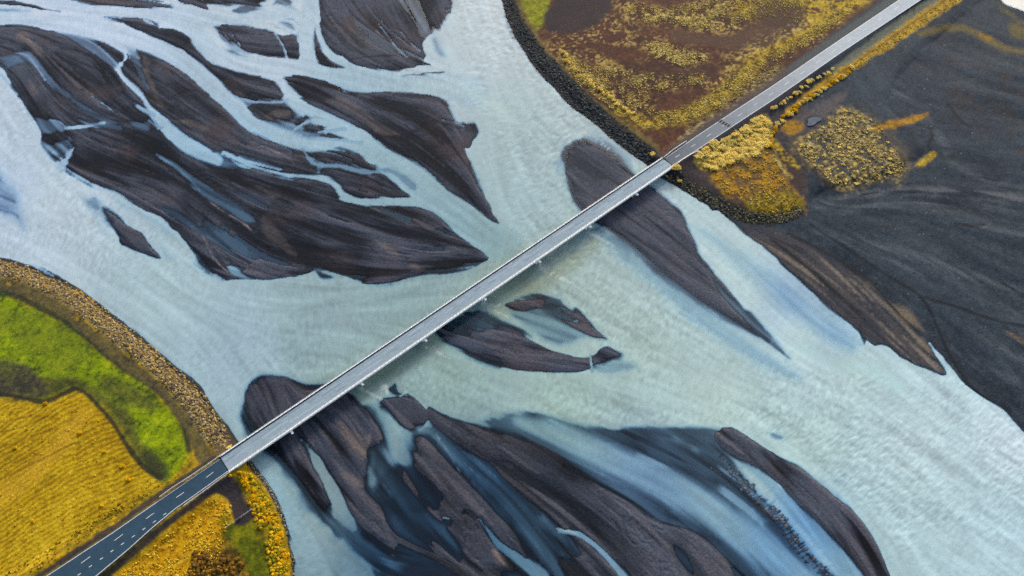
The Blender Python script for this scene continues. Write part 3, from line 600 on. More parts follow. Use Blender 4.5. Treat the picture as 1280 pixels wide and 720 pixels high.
# ------------------------------------------------------------------ materials
def new_mat(name):
    m = bpy.data.materials.new(name); m.use_nodes = True; nt = m.node_tree; nt.nodes.clear()
    return m, nt
def nd(nt, t, **kw):
    n = nt.nodes.new(t)
    for k, v in kw.items():
        if k.startswith('i_'):
            key = k[2:]; key = int(key) if key.isdigit() else key.replace('_', ' ')
            n.inputs[key].default_value = v
        else: setattr(n, k, v)
    return n
def pbr(name, col, rough=.8, noise=None, amt=.25, bump=0.0, bscale=3.0, metal=0.0, attr=None, spec=.3, stretch=None):
    m, nt = new_mat(name); L = nt.links.new
    out = nd(nt, 'ShaderNodeOutputMaterial'); b = nd(nt, 'ShaderNodeBsdfPrincipled', i_Roughness=rough, i_Metallic=metal)
    b.inputs['Specular IOR Level'].default_value = spec
    L(b.outputs[0], out.inputs[0])
    tc = nd(nt, 'ShaderNodeTexCoord'); vec = tc.outputs['Object']
    if stretch:
        mp = nd(nt, 'ShaderNodeMapping'); mp.inputs['Scale'].default_value = stretch; L(vec, mp.inputs[0]); vec = mp.outputs[0]
    if attr:
        a = nd(nt, 'ShaderNodeAttribute', attribute_name=attr); src = a.outputs['Color']
    else:
        a = nd(nt, 'ShaderNodeRGB'); a.outputs[0].default_value = (*col, 1); src = a.outputs[0]
    if noise:
        tn = nd(nt, 'ShaderNodeTexNoise', i_Scale=noise, i_Detail=5.0, i_Roughness=.65); L(vec, tn.inputs['Vector'])
        mr = nd(nt, 'ShaderNodeMapRange', i_From_Min=.25, i_From_Max=.75, i_To_Min=1-amt, i_To_Max=1+amt); L(tn.outputs['Fac'], mr.inputs[0])
        mx = nd(nt, 'ShaderNodeVectorMath', operation='SCALE'); L(src, mx.inputs[0]); L(mr.outputs[0], mx.inputs['Scale']); src = mx.outputs[0]
    L(src, b.inputs['Base Color'])
    if bump:
        bn = nd(nt, 'ShaderNodeTexNoise', i_Scale=bscale, i_Detail=5.0); L(vec, bn.inputs['Vector'])
        bp = nd(nt, 'ShaderNodeBump', i_Strength=.8, i_Distance=bump); L(bn.outputs['Fac'], bp.inputs['Height']); L(bp.outputs[0], b.inputs['Normal'])
    return m
M_ground = pbr('ground_material', (0, 0, 0), .9, 1.3, .28, .25, 1.0, attr='col', spec=.12)
M_water, nt = new_mat('silty_water'); L = nt.links.new
dep = nd(nt, 'ShaderNodeAttribute', attribute_name='depth'); silt_sheen = nd(nt, 'ShaderNodeAttribute', attribute_name='silt_sheen')
mul = nd(nt, 'ShaderNodeVectorMath', operation='MULTIPLY'); mul.inputs[1].default_value = (-.62, -1.04, -1.6)
cmb = nd(nt, 'ShaderNodeCombineXYZ')
for i in range(3): L(dep.outputs['Fac'], cmb.inputs[i])
L(cmb.outputs[0], mul.inputs[0]); sep = nd(nt, 'ShaderNodeSeparateXYZ'); L(mul.outputs[0], sep.inputs[0])
tr = nd(nt, 'ShaderNodeCombineXYZ')
for i in range(3):
    e = nd(nt, 'ShaderNodeMath', operation='EXPONENT'); L(sep.outputs[i], e.inputs[0]); L(e.outputs[0], tr.inputs[i])
inv = nd(nt, 'ShaderNodeVectorMath', operation='SUBTRACT'); inv.inputs[0].default_value = (1, 1, 1); L(tr.outputs[0], inv.inputs[1])
milk_sheen = nd(nt, 'ShaderNodeVectorMath', operation='MULTIPLY'); L(inv.outputs[0], milk_sheen.inputs[0]); L(silt_sheen.outputs['Color'], milk_sheen.inputs[1])
dif = nd(nt, 'ShaderNodeBsdfDiffuse'); L(milk_sheen.outputs[0], dif.inputs['Color'])
tra = nd(nt, 'ShaderNodeBsdfTransparent'); L(tr.outputs[0], tra.inputs['Color'])
add = nd(nt, 'ShaderNodeAddShader'); L(dif.outputs[0], add.inputs[0]); L(tra.outputs[0], add.inputs[1])
gl = nd(nt, 'ShaderNodeBsdfGlossy', i_Roughness=.1); gl.inputs['Color'].default_value = (1, 1, 1, 1)
fr = nd(nt, 'ShaderNodeFresnel', i_IOR=1.33)
mix = nd(nt, 'ShaderNodeMixShader'); L(fr.outputs[0], mix.inputs[0]); L(add.outputs[0], mix.inputs[1]); L(gl.outputs[0], mix.inputs[2])
tc = nd(nt, 'ShaderNodeTexCoord'); tn = nd(nt, 'ShaderNodeTexNoise', i_Scale=.9, i_Detail=4.0); L(tc.outputs['Object'], tn.inputs['Vector'])
bp = nd(nt, 'ShaderNodeBump', i_Strength=.5, i_Distance=.05); L(tn.outputs['Fac'], bp.inputs['Height'])
for n_ in (dif, gl, fr): L(bp.outputs[0], n_.inputs['Normal'])
out = nd(nt, 'ShaderNodeOutputMaterial'); L(mix.outputs[0], out.inputs[0])

# ------------------------------------------------------------------ helpers for objects
def link(o, parent=None):
    COL.objects.link(o)
    if parent is not None: o.parent = parent
    return o
def tag(o, label=None, cat=None, group=None, kind=None):
    if label: o['label'] = label
    if cat: o['category'] = cat
    if group: o['group'] = group
    if kind: o['kind'] = kind
    return o
def empty(name, loc, label, cat, group=None, rz=0):
    o = bpy.data.objects.new(name, None); o.empty_display_size = .5; o.location = loc; o.rotation_euler = (0, 0, rz)
    return tag(link(o), label, cat, group)
def np_mesh(name, V, F, mat, parent=None, smoothf=True, attrs=None):
    me = bpy.data.meshes.new(name)
    nv, nf = len(V), len(F); k = F.shape[1]
    me.vertices.add(nv); me.vertices.foreach_set('co', np.ascontiguousarray(V, f32).ravel())
    me.loops.add(nf*k); me.loops.foreach_set('vertex_index', np.ascontiguousarray(F, np.int32).ravel())
    me.polygons.add(nf); me.polygons.foreach_set('loop_start', np.arange(0, nf*k, k, dtype=np.int32))
    me.polygons.foreach_set('use_smooth', np.full(nf, smoothf))
    for an, (tp, ar) in (attrs or {}).items():
        at = me.attributes.new(an, tp, 'POINT')
        if tp == 'FLOAT': at.data.foreach_set('value', np.ascontiguousarray(ar, f32).ravel())
        else: at.data.foreach_set('color', np.ascontiguousarray(np.c_[ar, np.ones(len(ar))], f32).ravel())
    me.update(calc_edges=True); me.validate()
    me.materials.append(mat)
    return link(bpy.data.objects.new(name, me), parent)
def bm_obj(name, bm, mat, parent=None):
    me = bpy.data.meshes.new(name); bmesh.ops.recalc_face_normals(bm, faces=bm.faces); bm.to_mesh(me); bm.free(); me.materials.append(mat)
    return link(bpy.data.objects.new(name, me), parent)
def add_prism(bm, prof, a, b):
    """sweep a list of (n, z) across from point a to point b (metres); n to the right of the way"""
    a = np.array(a); b = np.array(b); t = (b-a)[:2]/np.linalg.norm((b-a)[:2]); r = np.array([t[1], -t[0]])
    A = [bm.verts.new((a[0]+r[0]*n, a[1]+r[1]*n, a[2]+z)) for n, z in prof]; B = [bm.verts.new((b[0]+r[0]*n, b[1]+r[1]*n, b[2]+z)) for n, z in prof]
    k = len(prof)
    for i in range(k): bm.faces.new((A[i], A[(i+1) % k], B[(i+1) % k], B[i]))
    bm.faces.new(A[::-1]); bm.faces.new(B)
def rect(n0, n1, z0, z1): return [(n0, z0), (n1, z0), (n1, z1), (n0, z1)]
def add_box(bm, c, s, rz=0):
    x, y = math.cos(rz), math.sin(rz); vs = []
    for dz in (-1, 1):
        for dx, dy in ((-1, -1), (1, -1), (1, 1), (-1, 1)):
            u, v = dx*s[0]/2, dy*s[1]/2
            vs.append(bm.verts.new((c[0]+u*x-v*y, c[1]+u*y+v*x, c[2]+dz*s[2]/2)))
    for q in ((3, 2, 1, 0), (4, 5, 6, 7), (0, 1, 5, 4), (1, 2, 6, 5), (2, 3, 7, 6), (3, 0, 4, 7)): bm.faces.new([vs[i] for i in q])

# ------------------------------------------------------------------ ground meshes
idx = np.arange(HH*W).reshape(HH, W)
F = np.stack([idx[1:, :-1], idx[1:, 1:], idx[:-1, 1:], idx[:-1, :-1]], -1)      # counter-clockwise from above
V = np.stack([WX, WY, Z], -1).reshape(-1, 3); CF = C.reshape(-1, 3)
zone = np.zeros((HH-1, W-1), np.int32)
CX, CY = LX, LY
def mark(s, k, only=None):
    sl, d = sd_poly(s); m = (d+wob[sl]*.3)[:HH-1, :W-1] > 0
    jj = slice(sl[0].start, min(sl[0].stop, HH-1)); ii = slice(sl[1].start, min(sl[1].stop, W-1))
    zz = zone[jj, ii]; m = m[:zz.shape[0], :zz.shape[1]]
    if only is not None: m &= np.isin(zz, only)
    zz[m] = k
mark(PLAIN, 1); mark(SW_BANK, 2); mark(N_BANK, 3)
mark("-140,330 0,366 30,380 60,395 95,412 122,438 152,466 180,480 205,502 222,525 232,550 229,578 212,598 199,597 180,580 165,560 150,535 135,514 112,494 95,485 75,493 50,500 25,495 -140,482", 4, [2])
mark("-140,490 0,502 30,504 55,506 80,492 95,487 112,500 140,530 158,560 178,585 198,600 205,612 180,632 120,668 55,712 0,750 -140,840", 5, [2])
mark("128,728 180,690 215,655 240,632 262,618 278,619 290,631 293,646 284,664 270,690 262,728 250,780 60,800", 6, [2])
mark("246,622 262,608 288,594 300,606 312,628 319,642 311,654 296,656 291,640 286,625 272,617 258,619", 7, [2])
CX, CY = BX, BY
# label dry bars in the river
dry = (Z[:-1, :-1] > .0) & (zone == 0)
q = 3; hh, ww = dry.shape[0]//q, dry.shape[1]//q
cd = dry[:hh*q, :ww*q].reshape(hh, q, ww, q).all((1, 3)); lab = np.zeros(cd.shape, np.int32); nl = 0; comps = []
for j in range(hh):
    for i in range(ww):
        if cd[j, i] and not lab[j, i]:
            nl += 1; st = [(j, i)]; lab[j, i] = nl; cells = []
            while st:
                a_, b_ = st.pop(); cells.append((a_, b_))
                for c_, d_ in ((a_+1, b_), (a_-1, b_), (a_, b_+1), (a_, b_-1)):
                    if 0 <= c_ < hh and 0 <= d_ < ww and cd[c_, d_] and not lab[c_, d_]: lab[c_, d_] = nl; st.append((c_, d_))
            comps.append(cells)
ul = np.zeros(dry.shape, np.int32); ul[:hh*q, :ww*q] = np.repeat(np.repeat(lab, q, 0), q, 1)
for it in range(4):                       # grow labels to the water's edge
    for dj, di in ((0, 1), (0, -1), (1, 0), (-1, 0)):
        s = np.roll(ul, (dj, di), (0, 1)); ul = np.where((ul == 0) & dry, s, ul)
BAR_LABELS = []
def submesh(name, mask, mat=M_ground, **kw):
    f = F[mask]
    if len(f) == 0: return None
    u, inv_ = np.unique(f, return_inverse=True)
    return np_mesh(name, V[u], inv_.reshape(-1, 4), mat, attrs={'col': ('FLOAT_COLOR', CF[u])}, **kw)
k = 100
for c, cells in enumerate(comps):
    if len(cells) < 14: continue
    k += 1; zone[(ul == c+1) & (zone == 0) & dry] = k
    a = np.array(cells); cx = gx[0]+a[:, 1].mean()*q*STEP; cy = gy[0]+a[:, 0].mean()*q*STEP
    BAR_LABELS.append((k, cx, cy, len(cells)))
LAB = [(284, 227, 'largest dark sandbar, its long point ending at the middle of the bridge'),
       (507, 162, 'broad charcoal sandbar with a ragged notch facing the main river'),
       (473, 16, 'fan shaped dark sandbar at the top of the photo beside the main river'),
       (315, 49, 'small dark island enclosed by pale channels, split by one thin stream'),
       (280, -14, 'dark bar cut off by the top edge of the photo above the pale channels'),
       (261, 147, 'long dark sandbar tapering between two pale channels at the upper left'),
       (53, 121, 'dark sandbar on the left with a tan spot, edged by a blue sheet of water'),
       (310, 106, 'plain dark bar ending bluntly where a pale side channel crosses its foot'),
       (455, 230, 'dark oval island between a blue thread and the big pointed sandbar'),
       (797, 270, 'brown grey sandbar passing under the north end of the bridge'),
       (641, 440, 'crescent shaped dark sandbar just south of the bridge middle'),
       (402, 556, 'dark sandbar under the south end of the bridge with a tan patch'),
       (505, 513, 'rounded dark island just below the bridge beside a pale tongue of water'),
       (579, 643, 'narrow dark sandbar strip beside a blue side channel near the bottom'),
       (762, 657, 'long brown sandbar cut by dark gullies at the bottom of the photo'),
       (734, 716, 'small brown bar at the bottom edge beside a thin bright stream'),
       (261, 315, 'dark lower tongue of sand reaching into the pale left channel'),
       (1024, 637, 'curved dark sandbar beside the serrated ridge at the lower right')]
used = set()
for k_, cx, cy, n_ in BAR_LABELS:
    o = submesh('sandbar', zone == k_)
    if o is None: continue
    b = min(LAB, key=lambda l: (l[0]-cx)**2+(l[1]-cy)**2)
    big = n_ > 100 and (b[0]-cx)**2+(b[1]-cy)**2 < 30**2 and b[2] not in used; used.add(b[2] if big else '')
    print('BAR', round(cx), round(cy), n_, b[2] if big else '-')
    tag(o, b[2] if big else 'small patch of dark sand standing out of the shallow water', 'sandbar', 'dark sandbars in the braided river', 'structure')
tag(submesh('riverbed', zone == 0), 'dark submerged sand bed seen through shallow blue water', 'riverbed', kind='structure')
tag(submesh('gravel_plain', zone == 1), 'bare dark grey gravel plain right of the river', 'gravel plain', kind='structure')
tag(submesh('south_bank', zone == 2), 'stone edged bank at the lower left that the road crosses', 'river bank', kind='structure')
tag(submesh('north_bank', zone == 3), 'brown and yellow grassed bank around the upper road', 'river bank', kind='structure')
tag(submesh('meadow', zone == 4), 'bright green mossy meadow inside the curved stone bank', 'meadow', kind='structure')
tag(submesh('field', zone == 5), 'large ochre yellow field above the lower road', 'field', kind='structure')
tag(submesh('field', zone == 6), 'rounded yellow grass field below the lower road', 'field', kind='structure')
tag(submesh('gravel_pad', zone == 7), 'dark gravel pad beside the south end of the bridge', 'gravel pad', kind='structure')
# ------------------------------------------------------------------ water
dm = -np.minimum(h, 0)
dm = np.where(LAND > .3, 0, dm)
RA = np.full(WX.shape, .25, f32)
for s, v in (("560,-60 640,-60 760,180 860,260 760,290 660,230 600,130", .9), ("650,280 760,290 880,390 1000,470 1180,480 1400,640 1400,800 1200,760 1100,640 960,540 800,470 760,430 680,370", 1.0), ("-60,90 20,110 90,220 200,300 120,330 -60,300", .6), ("470,470 620,470 800,500 900,530 700,520 540,500", .7), ("400,85 540,95 600,115 560,118 450,108", .7), ("600,340 700,340 760,400 700,372", .8), ("300,360 600,340 560,400 400,480 320,440", .45)):
    sl, d = sd_poly(s, 40); a = sm(-30, 12, d); RA[sl] = np.maximum(RA[sl], v*a)
RA *= sm(.6, 2.0, dm)*np.clip(.5+1.0*(fbm(30, 3, 97)-.3)+.3*(N2-.5), .2, 1.3)
WZ = (RIP-.5)*RA*.2
foam = np.zeros(WX.shape, f32)
def wake(s, op, so=1.2, w=None, thr=.5):
    sl, d = sd_line(s, w); foam[sl] = np.maximum(foam[sl], sm(-so, so, d+wob[sl]*.5)*op*sm(thr-.2, thr+.25, RIP[sl]*.5+wn[sl]*.3+LM[sl]*.2))
# water tone: sediment colour with sky reflection painted in
SILT_SHEEN = np.zeros(WX.shape+(3,), f32)
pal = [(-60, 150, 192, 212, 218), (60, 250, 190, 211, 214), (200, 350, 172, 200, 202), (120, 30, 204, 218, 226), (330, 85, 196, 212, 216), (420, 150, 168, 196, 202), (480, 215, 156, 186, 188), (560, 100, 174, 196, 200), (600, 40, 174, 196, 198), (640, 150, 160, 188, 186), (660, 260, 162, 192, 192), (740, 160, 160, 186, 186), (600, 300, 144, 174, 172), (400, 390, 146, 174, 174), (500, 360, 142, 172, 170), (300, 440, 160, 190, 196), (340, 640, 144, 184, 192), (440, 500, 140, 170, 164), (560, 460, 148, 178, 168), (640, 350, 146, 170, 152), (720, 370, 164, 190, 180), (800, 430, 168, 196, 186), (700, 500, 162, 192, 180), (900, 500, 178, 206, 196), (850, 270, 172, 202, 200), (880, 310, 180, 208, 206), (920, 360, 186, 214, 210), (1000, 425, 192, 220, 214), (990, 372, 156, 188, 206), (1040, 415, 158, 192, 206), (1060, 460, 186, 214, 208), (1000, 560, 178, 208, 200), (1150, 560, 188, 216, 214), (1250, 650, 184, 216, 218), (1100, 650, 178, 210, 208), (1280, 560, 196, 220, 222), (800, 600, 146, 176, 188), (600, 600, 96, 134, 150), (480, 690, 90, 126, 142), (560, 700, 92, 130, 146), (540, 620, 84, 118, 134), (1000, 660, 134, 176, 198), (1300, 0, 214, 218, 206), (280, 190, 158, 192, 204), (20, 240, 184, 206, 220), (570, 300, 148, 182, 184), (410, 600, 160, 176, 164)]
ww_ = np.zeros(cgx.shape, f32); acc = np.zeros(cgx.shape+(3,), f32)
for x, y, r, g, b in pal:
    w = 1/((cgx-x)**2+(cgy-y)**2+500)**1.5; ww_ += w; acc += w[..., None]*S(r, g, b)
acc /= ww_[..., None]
for i in range(3): SILT_SHEEN[..., i] = up(acc[..., i])
SILT_SHEEN *= np.array([1.2, 1.02, .99], f32)
SILT_SHEEN *= (1+(LM-.5)*.18+(LC-.5)*.14+(N2-.5)*.04+(LL-.5)*.10+(RIP-.5)*(.10+.2*np.clip(RA*1.6, 0, 1)))[..., None]  # streak tones, plus ripple reflections painted as lighter and darker wavelets
def silt_shade_patch(s, c, so, op, w=None):
    sl, d = sd_line(s, w); a = sm(-so, so*.5, d)*op*(.6+.6*LC[sl]); SILT_SHEEN[sl] += (S(*c)-SILT_SHEEN[sl])*np.clip(a, 0, 1)[..., None]
silt_shade_patch("620,388,6 660,362,8 700,336,8 740,305,6", (140, 140, 96), 16, .55)  # bridge shade and reflection painted olive into the water colour
silt_shade_patch("440,500,6 500,458,8 560,415,6", (136, 146, 108), 14, .5)  # more of the bridge's shade put into the water colour
silt_shade_patch("604,378,4 640,372,8 700,395,8", (172, 186, 164), 10, .4)
silt_shade_patch("520,110,6 560,108,5 600,120,5 640,150,4", (200, 214, 204), 8, .5)
silt_shade_patch("1000,430,4 1040,455,5 1080,462,5 1120,480,8", (196, 222, 214), 10, .6)
silt_shade_patch("218,206,4 246,224,8 270,240,10 292,256,9 312,272,5", (150, 166, 170), 6, 1.2)
silt_shade_patch("560,60,4 566,75,5 575,90,5 600,110,4", (200, 212, 210), 8, .5)
for (x, y) in ((366, 541), (453, 482), (532, 428), (606, 377), (674, 330), (738, 287)):
    wake(np.array([[x-4, y+3, 1.8], [x+4, y+7, 2.0], [x+14, y+12, 1.8], [x+30, y+20, 1]]), .85, thr=.46)
wake("598,377,2 608,381,3 624,381,2.4", 1, thr=.45); wake("668,330,2 682,335,3.2 696,345,2.8 716,354,1.5", 1); wake("530,428,1.5 540,434,2 552,442,1.5", .8)
wake("476,488,3 482,482,2 484,490,2", 1, thr=.42); wake("500,495,.7 509,490,.7", 1, thr=.3); wake("520,500,.6 528,508,.6 536,512,.6", .9, thr=.35)
wake("539,533,.6 552,552,.7 560,565,.8 572,585,.8 588,612,.6", .6, thr=.35); wake("541,641,1 556,647,1.4 568,646,1", .7, thr=.45); wake("525,537,2 532,532,2", .7)
wake("696,661,1 712,664,1.3 722,668,1.2", .8, thr=.4); wake("738,446,.8 739,456,1.2", .8, thr=.3); wake("660,390,1 668,380,1 676,376,1", .7); wake("700,386,2 712,392,3 722,402,3", .5)
wake("908,562,.6 925,582,.8 950,606,.8", .3); wake("730,165,2 750,178,2.5 770,192,2", .9, thr=.55); wake("525,60,2 528,75,2 545,90,2", .5); wake("80,320,1.5 95,350,2 110,364,1.5", .6)
for s_ in np.cumsum(np.random.default_rng(3).uniform(3.6, 6.4, int(seg[-1]/5)))-2.4:
    x = np.interp(s_, seg, rid[:, 0]); y = np.interp(s_, seg, rid[:, 1]); w_ = 1.5+3*min(1, s_/70)
    x += random.uniform(-2, 2); y += random.uniform(-2, 2)
    wake(np.array([[x-w_*random.uniform(.5, 1.6), y+w_*.7, .8], [x-w_*.1, y+w_*random.uniform(0, .5), .5]]), random.uniform(.1, .5), 1.2, thr=.4)
lerp_f = np.clip(foam, 0, 1)[..., None]
SILT_SHEEN += (S(214, 214, 200)-SILT_SHEEN)*lerp_f
dm = np.maximum(dm, foam*1.2*(dm > .01))
wm = (np.minimum.reduce([Z[:-1, :-1], Z[1:, :-1], Z[:-1, 1:], Z[1:, 1:]]) < .0)
f = F[wm]; u, inv_ = np.unique(f, return_inverse=True)
WV = np.stack([WX, WY, WZ*sm(.2, 1.5, dm)], -1).reshape(-1, 3)[u]
wat = np_mesh('river', WV, inv_.reshape(-1, 4), M_water, attrs={'depth': ('FLOAT', dm.reshape(-1)[u]), 'silt_sheen': ('FLOAT_COLOR', SILT_SHEEN.reshape(-1, 3)[u])})
tag(wat, 'pale silty braided river flowing around dark sandbars', 'river', kind='structure')
print('water', round(time.time()-T0, 1))
# land far beyond, out to the horizon
xs = np.array([-9000, -330, 330, 9000.]); 
gv = [(-9000, -4000, -3.2), (9000, -4000, -3.2), (9000, 14000, -3.2), (-9000, 14000, -3.2)]
M_far = pbr('distant_gravel_material', S(60, 60, 64), .95, .02, .4)
tag(np_mesh('terrain', np.array(gv), np.array([[0, 1, 2, 3]]), M_far, smoothf=False), 'flat dark plain stretching away below the river', 'terrain', kind='structure')

# ------------------------------------------------------------------ materials of built things
M_conc = pbr('pale_concrete', (.8, .78, .75), .85, .9, .12, .01, 4)
M_deck = pbr('weathered_deck_concrete', S(152, 170, 178), .85, .5, .16, .01, 5)
M_asph = pbr('dark_asphalt', S(44, 74, 92), .85, .35, .2, .02, 9, spec=.3)
M_asph2 = pbr('faded_asphalt', S(116, 114, 118), .85, .3, .14, .02, 9)
M_asph3 = pbr('pale_worn_asphalt', S(176, 172, 170), .85, .3, .12, .02, 9)
M_line = pbr('white_road_paint', S(226, 224, 216), .7, 2.0, .2)
M_steel = pbr('galvanised_steel', S(240, 236, 226), .5, 3, .12, 0, 1, .2)
M_dark = pbr('joint_rubber_and_kerb_shade', S(36, 40, 48), .9, 2, .2)
M_wood = pbr('weathered_timber', S(150, 140, 124), .9, 4, .3)
# ------------------------------------------------------------------ bridge
A = np.array(G(320, 552.9, DZ)); B = np.array(G(780, 239.8, DZ)); T = (B-A)/np.linalg.norm(B-A); R = np.array([T[1], -T[0]])
def along(pxy): return float((np.array(G(*pxy, DZ))-A) @ T)
s0, s1 = along((280, 579.9)), along((835.2, 202.6))
HWD = 4.35
def BP(s, n=0., z=0.): p = A+T*s+R*n; return (p[0], p[1], z)
ang = math.atan2(T[1], T[0])
c0 = BP((s0+s1)/2)
bridge = empty('bridge', (c0[0], c0[1], 0), 'long grey concrete road bridge crossing the braided river diagonally', 'bridge')
def local(o):
    o.location = (-c0[0], -c0[1], 0); return o
def sweep(name, profs, mat, parent=bridge, a=None, b=None):
    bm = bmesh.new()
    for p in profs: add_prism(bm, p, BP(s0 if a is None else a, 0, 0), BP(s1 if b is None else b, 0, 0))
    return bm_obj(name, bm, mat, parent)
parts = []
deck = local(sweep('deck', [[(-HWD+.35, DZ-.45), (HWD-.35, DZ-.45), (HWD-.35, DZ), (-HWD+.35, DZ)]], M_deck))
# long pale wheel tracks and cast strips on the deck (each strip a slab segment of its own tone)
M_p1 = pbr('lighter_deck_patch', S(170, 184, 192), .85, .8, .2); M_p2 = pbr('darker_deck_patch', S(136, 153, 163), .85, .8, .2)
ns_ = 0
for mt, z0_, lo_, hi_, wl, wh, st0, st1 in ((M_p1, .004, 3, 14, .25, .9, 2.5, 8), (M_p2, .008, 3, 11, .2, .8, 3, 9)):
    s = s0+.5
    while s < s1-4:
        e = min(s+random.uniform(lo_, hi_), s1-.3); n = random.uniform(-3.2, 2.8); w = random.uniform(wl, wh)
        ns_ += 1; z1_ = DZ+.003+(ns_ % 9)*.0011
        bm = bmesh.new(); add_prism(bm, rect(n, n+w, DZ-.1, z1_), BP(s), BP(e)); local(bm_obj('repair_strip', bm, mt, bridge)); s += random.uniform(st0, st1)
for sd in (-1, 1):
    n0, n1 = sorted((sd*(HWD-(.36 if sd < 0 else .5)), sd*(HWD+(.12 if sd < 0 else .45))))
    local(sweep('edge_beam', [[(n0, DZ-.75), (n1, DZ-.75), (n1, DZ+.26), (n0, DZ+.26)]], M_conc))
    # guard rail on posts
    bm = bmesh.new(); nr = sd*(HWD-.12)
    add_prism(bm, rect(nr-.05, nr+.05, DZ+.78, DZ+1.02), BP(s0+.2), BP(s1-.2))
    add_prism(bm, rect(nr-.03, nr+.03, DZ+.50, DZ+.58), BP(s0+.2), BP(s1-.2))
    gr = local(bm_obj('guard_rail', bm, M_steel, bridge))
    bm = bmesh.new()
    for s in np.arange(s0+1, s1, 2.0):
        add_box(bm, BP(s, nr-sd*.0, DZ+.26+.29), (.1, .1, .58), ang)
    o = bm_obj('rail_post', bm, M_steel, gr); o['kind'] = 'stuff'
    # flat strip inside the kerb, kerb shade painted dark on one side
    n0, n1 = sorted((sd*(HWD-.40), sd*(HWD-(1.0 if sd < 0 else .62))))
    local(sweep('kerb_shade_strip', [rect(n0, n1, DZ+.012, DZ+.02)], M_dark if sd < 0 else M_deck))
    # girder
    n0, n1 = sd*2.3-.35, sd*2.3+.35
    local(sweep('girder', [rect(n0, n1, DZ-1.75, DZ-.452)], M_conc))
for s in (s0, s1):
    bm = bmesh.new(); add_prism(bm, rect(-HWD+.3, HWD-.3, DZ+.022, DZ+.03), BP(s-.22), BP(s+.22)); local(bm_obj('expansion_joint', bm, M_dark, bridge))
    bm = bmesh.new(); d = -1 if s == s0 else 1
    add_prism(bm, rect(-HWD-.1, HWD+.1, -1.0, DZ-.46), BP(s), BP(s+d*1.6))
    for sd in (-1, 1): add_prism(bm, rect(sd*(HWD-.1)-.2, sd*(HWD-.1)+.2, .5, DZ-.47), BP(s+d*1.61), BP(s+d*6))
    local(bm_obj('abutment', bm, M_conc, bridge))
PIER = [(362, 536.2), (451, 477), (530.3, 422), (604.7, 370.7), (672.6, 323.5), (736.4, 280.4), (795, 240)]
def pier_bm(s):
    bm = bmesh.new()
    # wall with rounded noses that narrows downward
    prof = []
    for n, z0 in ((1, 0),):
        pass
    rings = []
    for z, hw, th in ((-3.2, 2.6, .55), (.25, 2.6, .55), (.26, 2.35, .42), (3.0, 2.5, .42)):
        ring = []
        for k in range(20):
            a = 2*math.pi*k/20; cx = hw if math.cos(a) > 0 else -hw
            ring.append(bm.verts.new(BP(s+th*math.sin(a), cx+th*math.cos(a), z)))
        rings.append(ring)
    for r0, r1 in zip(rings[:-1], rings[1:]):
        for k in range(20): bm.faces.new((r0[k], r0[(k+1) % 20], r1[(k+1) % 20], r1[k]))
    bm.faces.new(rings[-1]); bm.faces.new(rings[0][::-1])
    return bm
for i, pxy in enumerate(PIER):
    s = along(pxy)-.0
    p = local(bm_obj('pier', pier_bm(s), M_conc, bridge))
    # hammer-head cap: its tapered ends reach out beyond the deck
    bm = bmesh.new(); E = HWD+1.9
    prof = [(-2.4, 2.2), (2.4, 2.2), (E, DZ-1.35), (E, DZ-.76), (HWD+.2, DZ-.76), (HWD+.2, DZ-1.755), (-HWD+.3, DZ-1.755), (-HWD+.3, DZ-1.76)]
    add_prism(bm, prof, BP(s-.5), BP(s+.5))
    bm_obj('pier_cap', bm, M_conc, p)

# ------------------------------------------------------------------ roads
def ribbon(q, n0, n1, z, mat, name, parent=None, thick=.12):
    bm = bmesh.new(); q = [np.array(p) for p in q]; n0 = np.broadcast_to(n0, len(q)); n1 = np.broadcast_to(n1, len(q)); rows = []
    for i, p in enumerate(q):
        d = q[min(i+1, len(q)-1)]-q[max(i-1, 0)]; d = d/np.linalg.norm(d); r = np.array([d[1], -d[0]])
        rows.append([bm.verts.new((*(p+r*n), z-t)) for n, t in ((n0[i], 0), (n1[i], 0), (n1[i]+.05, thick), (n0[i]-.05, thick))])
    for a_, b_ in zip(rows[:-1], rows[1:]):
        for k in range(4): bm.faces.new((a_[k], a_[(k+1) % 4], b_[(k+1) % 4], b_[k]))
    bm.faces.new(rows[0][::-1]); bm.faces.new(rows[-1])
    return bm_obj(name, bm, mat, parent)
def offs(q, pxs):
    """signed distances right of the line q for edge points given where they stand"""
    out_ = []
    for i, (x, y) in enumerate(pxs):
        p = np.array(G(x, y, DZ)); best = None
        for a_, b_ in zip(q[:-1], q[1:]):
            t_ = np.clip((p-a_) @ (b_-a_)/((b_-a_) @ (b_-a_)), 0, 1); c_ = a_+t_*(b_-a_); d_ = np.linalg.norm(p-c_)
            if best is None or d_ < best[0]:
                u_ = (b_-a_)/np.linalg.norm(b_-a_); best = (d_, float((p-c_) @ np.array([u_[1], -u_[0]])))
        out_.append(best[1])
    return out_
def line_px(pp, w, z, parent, name='edge_line', mat=None):
    q = [np.array(G(x, y, DZ)) for x, y in pp]
    return ribbon(q, -w/2, w/2, z, mat or M_line, name, parent, .003)
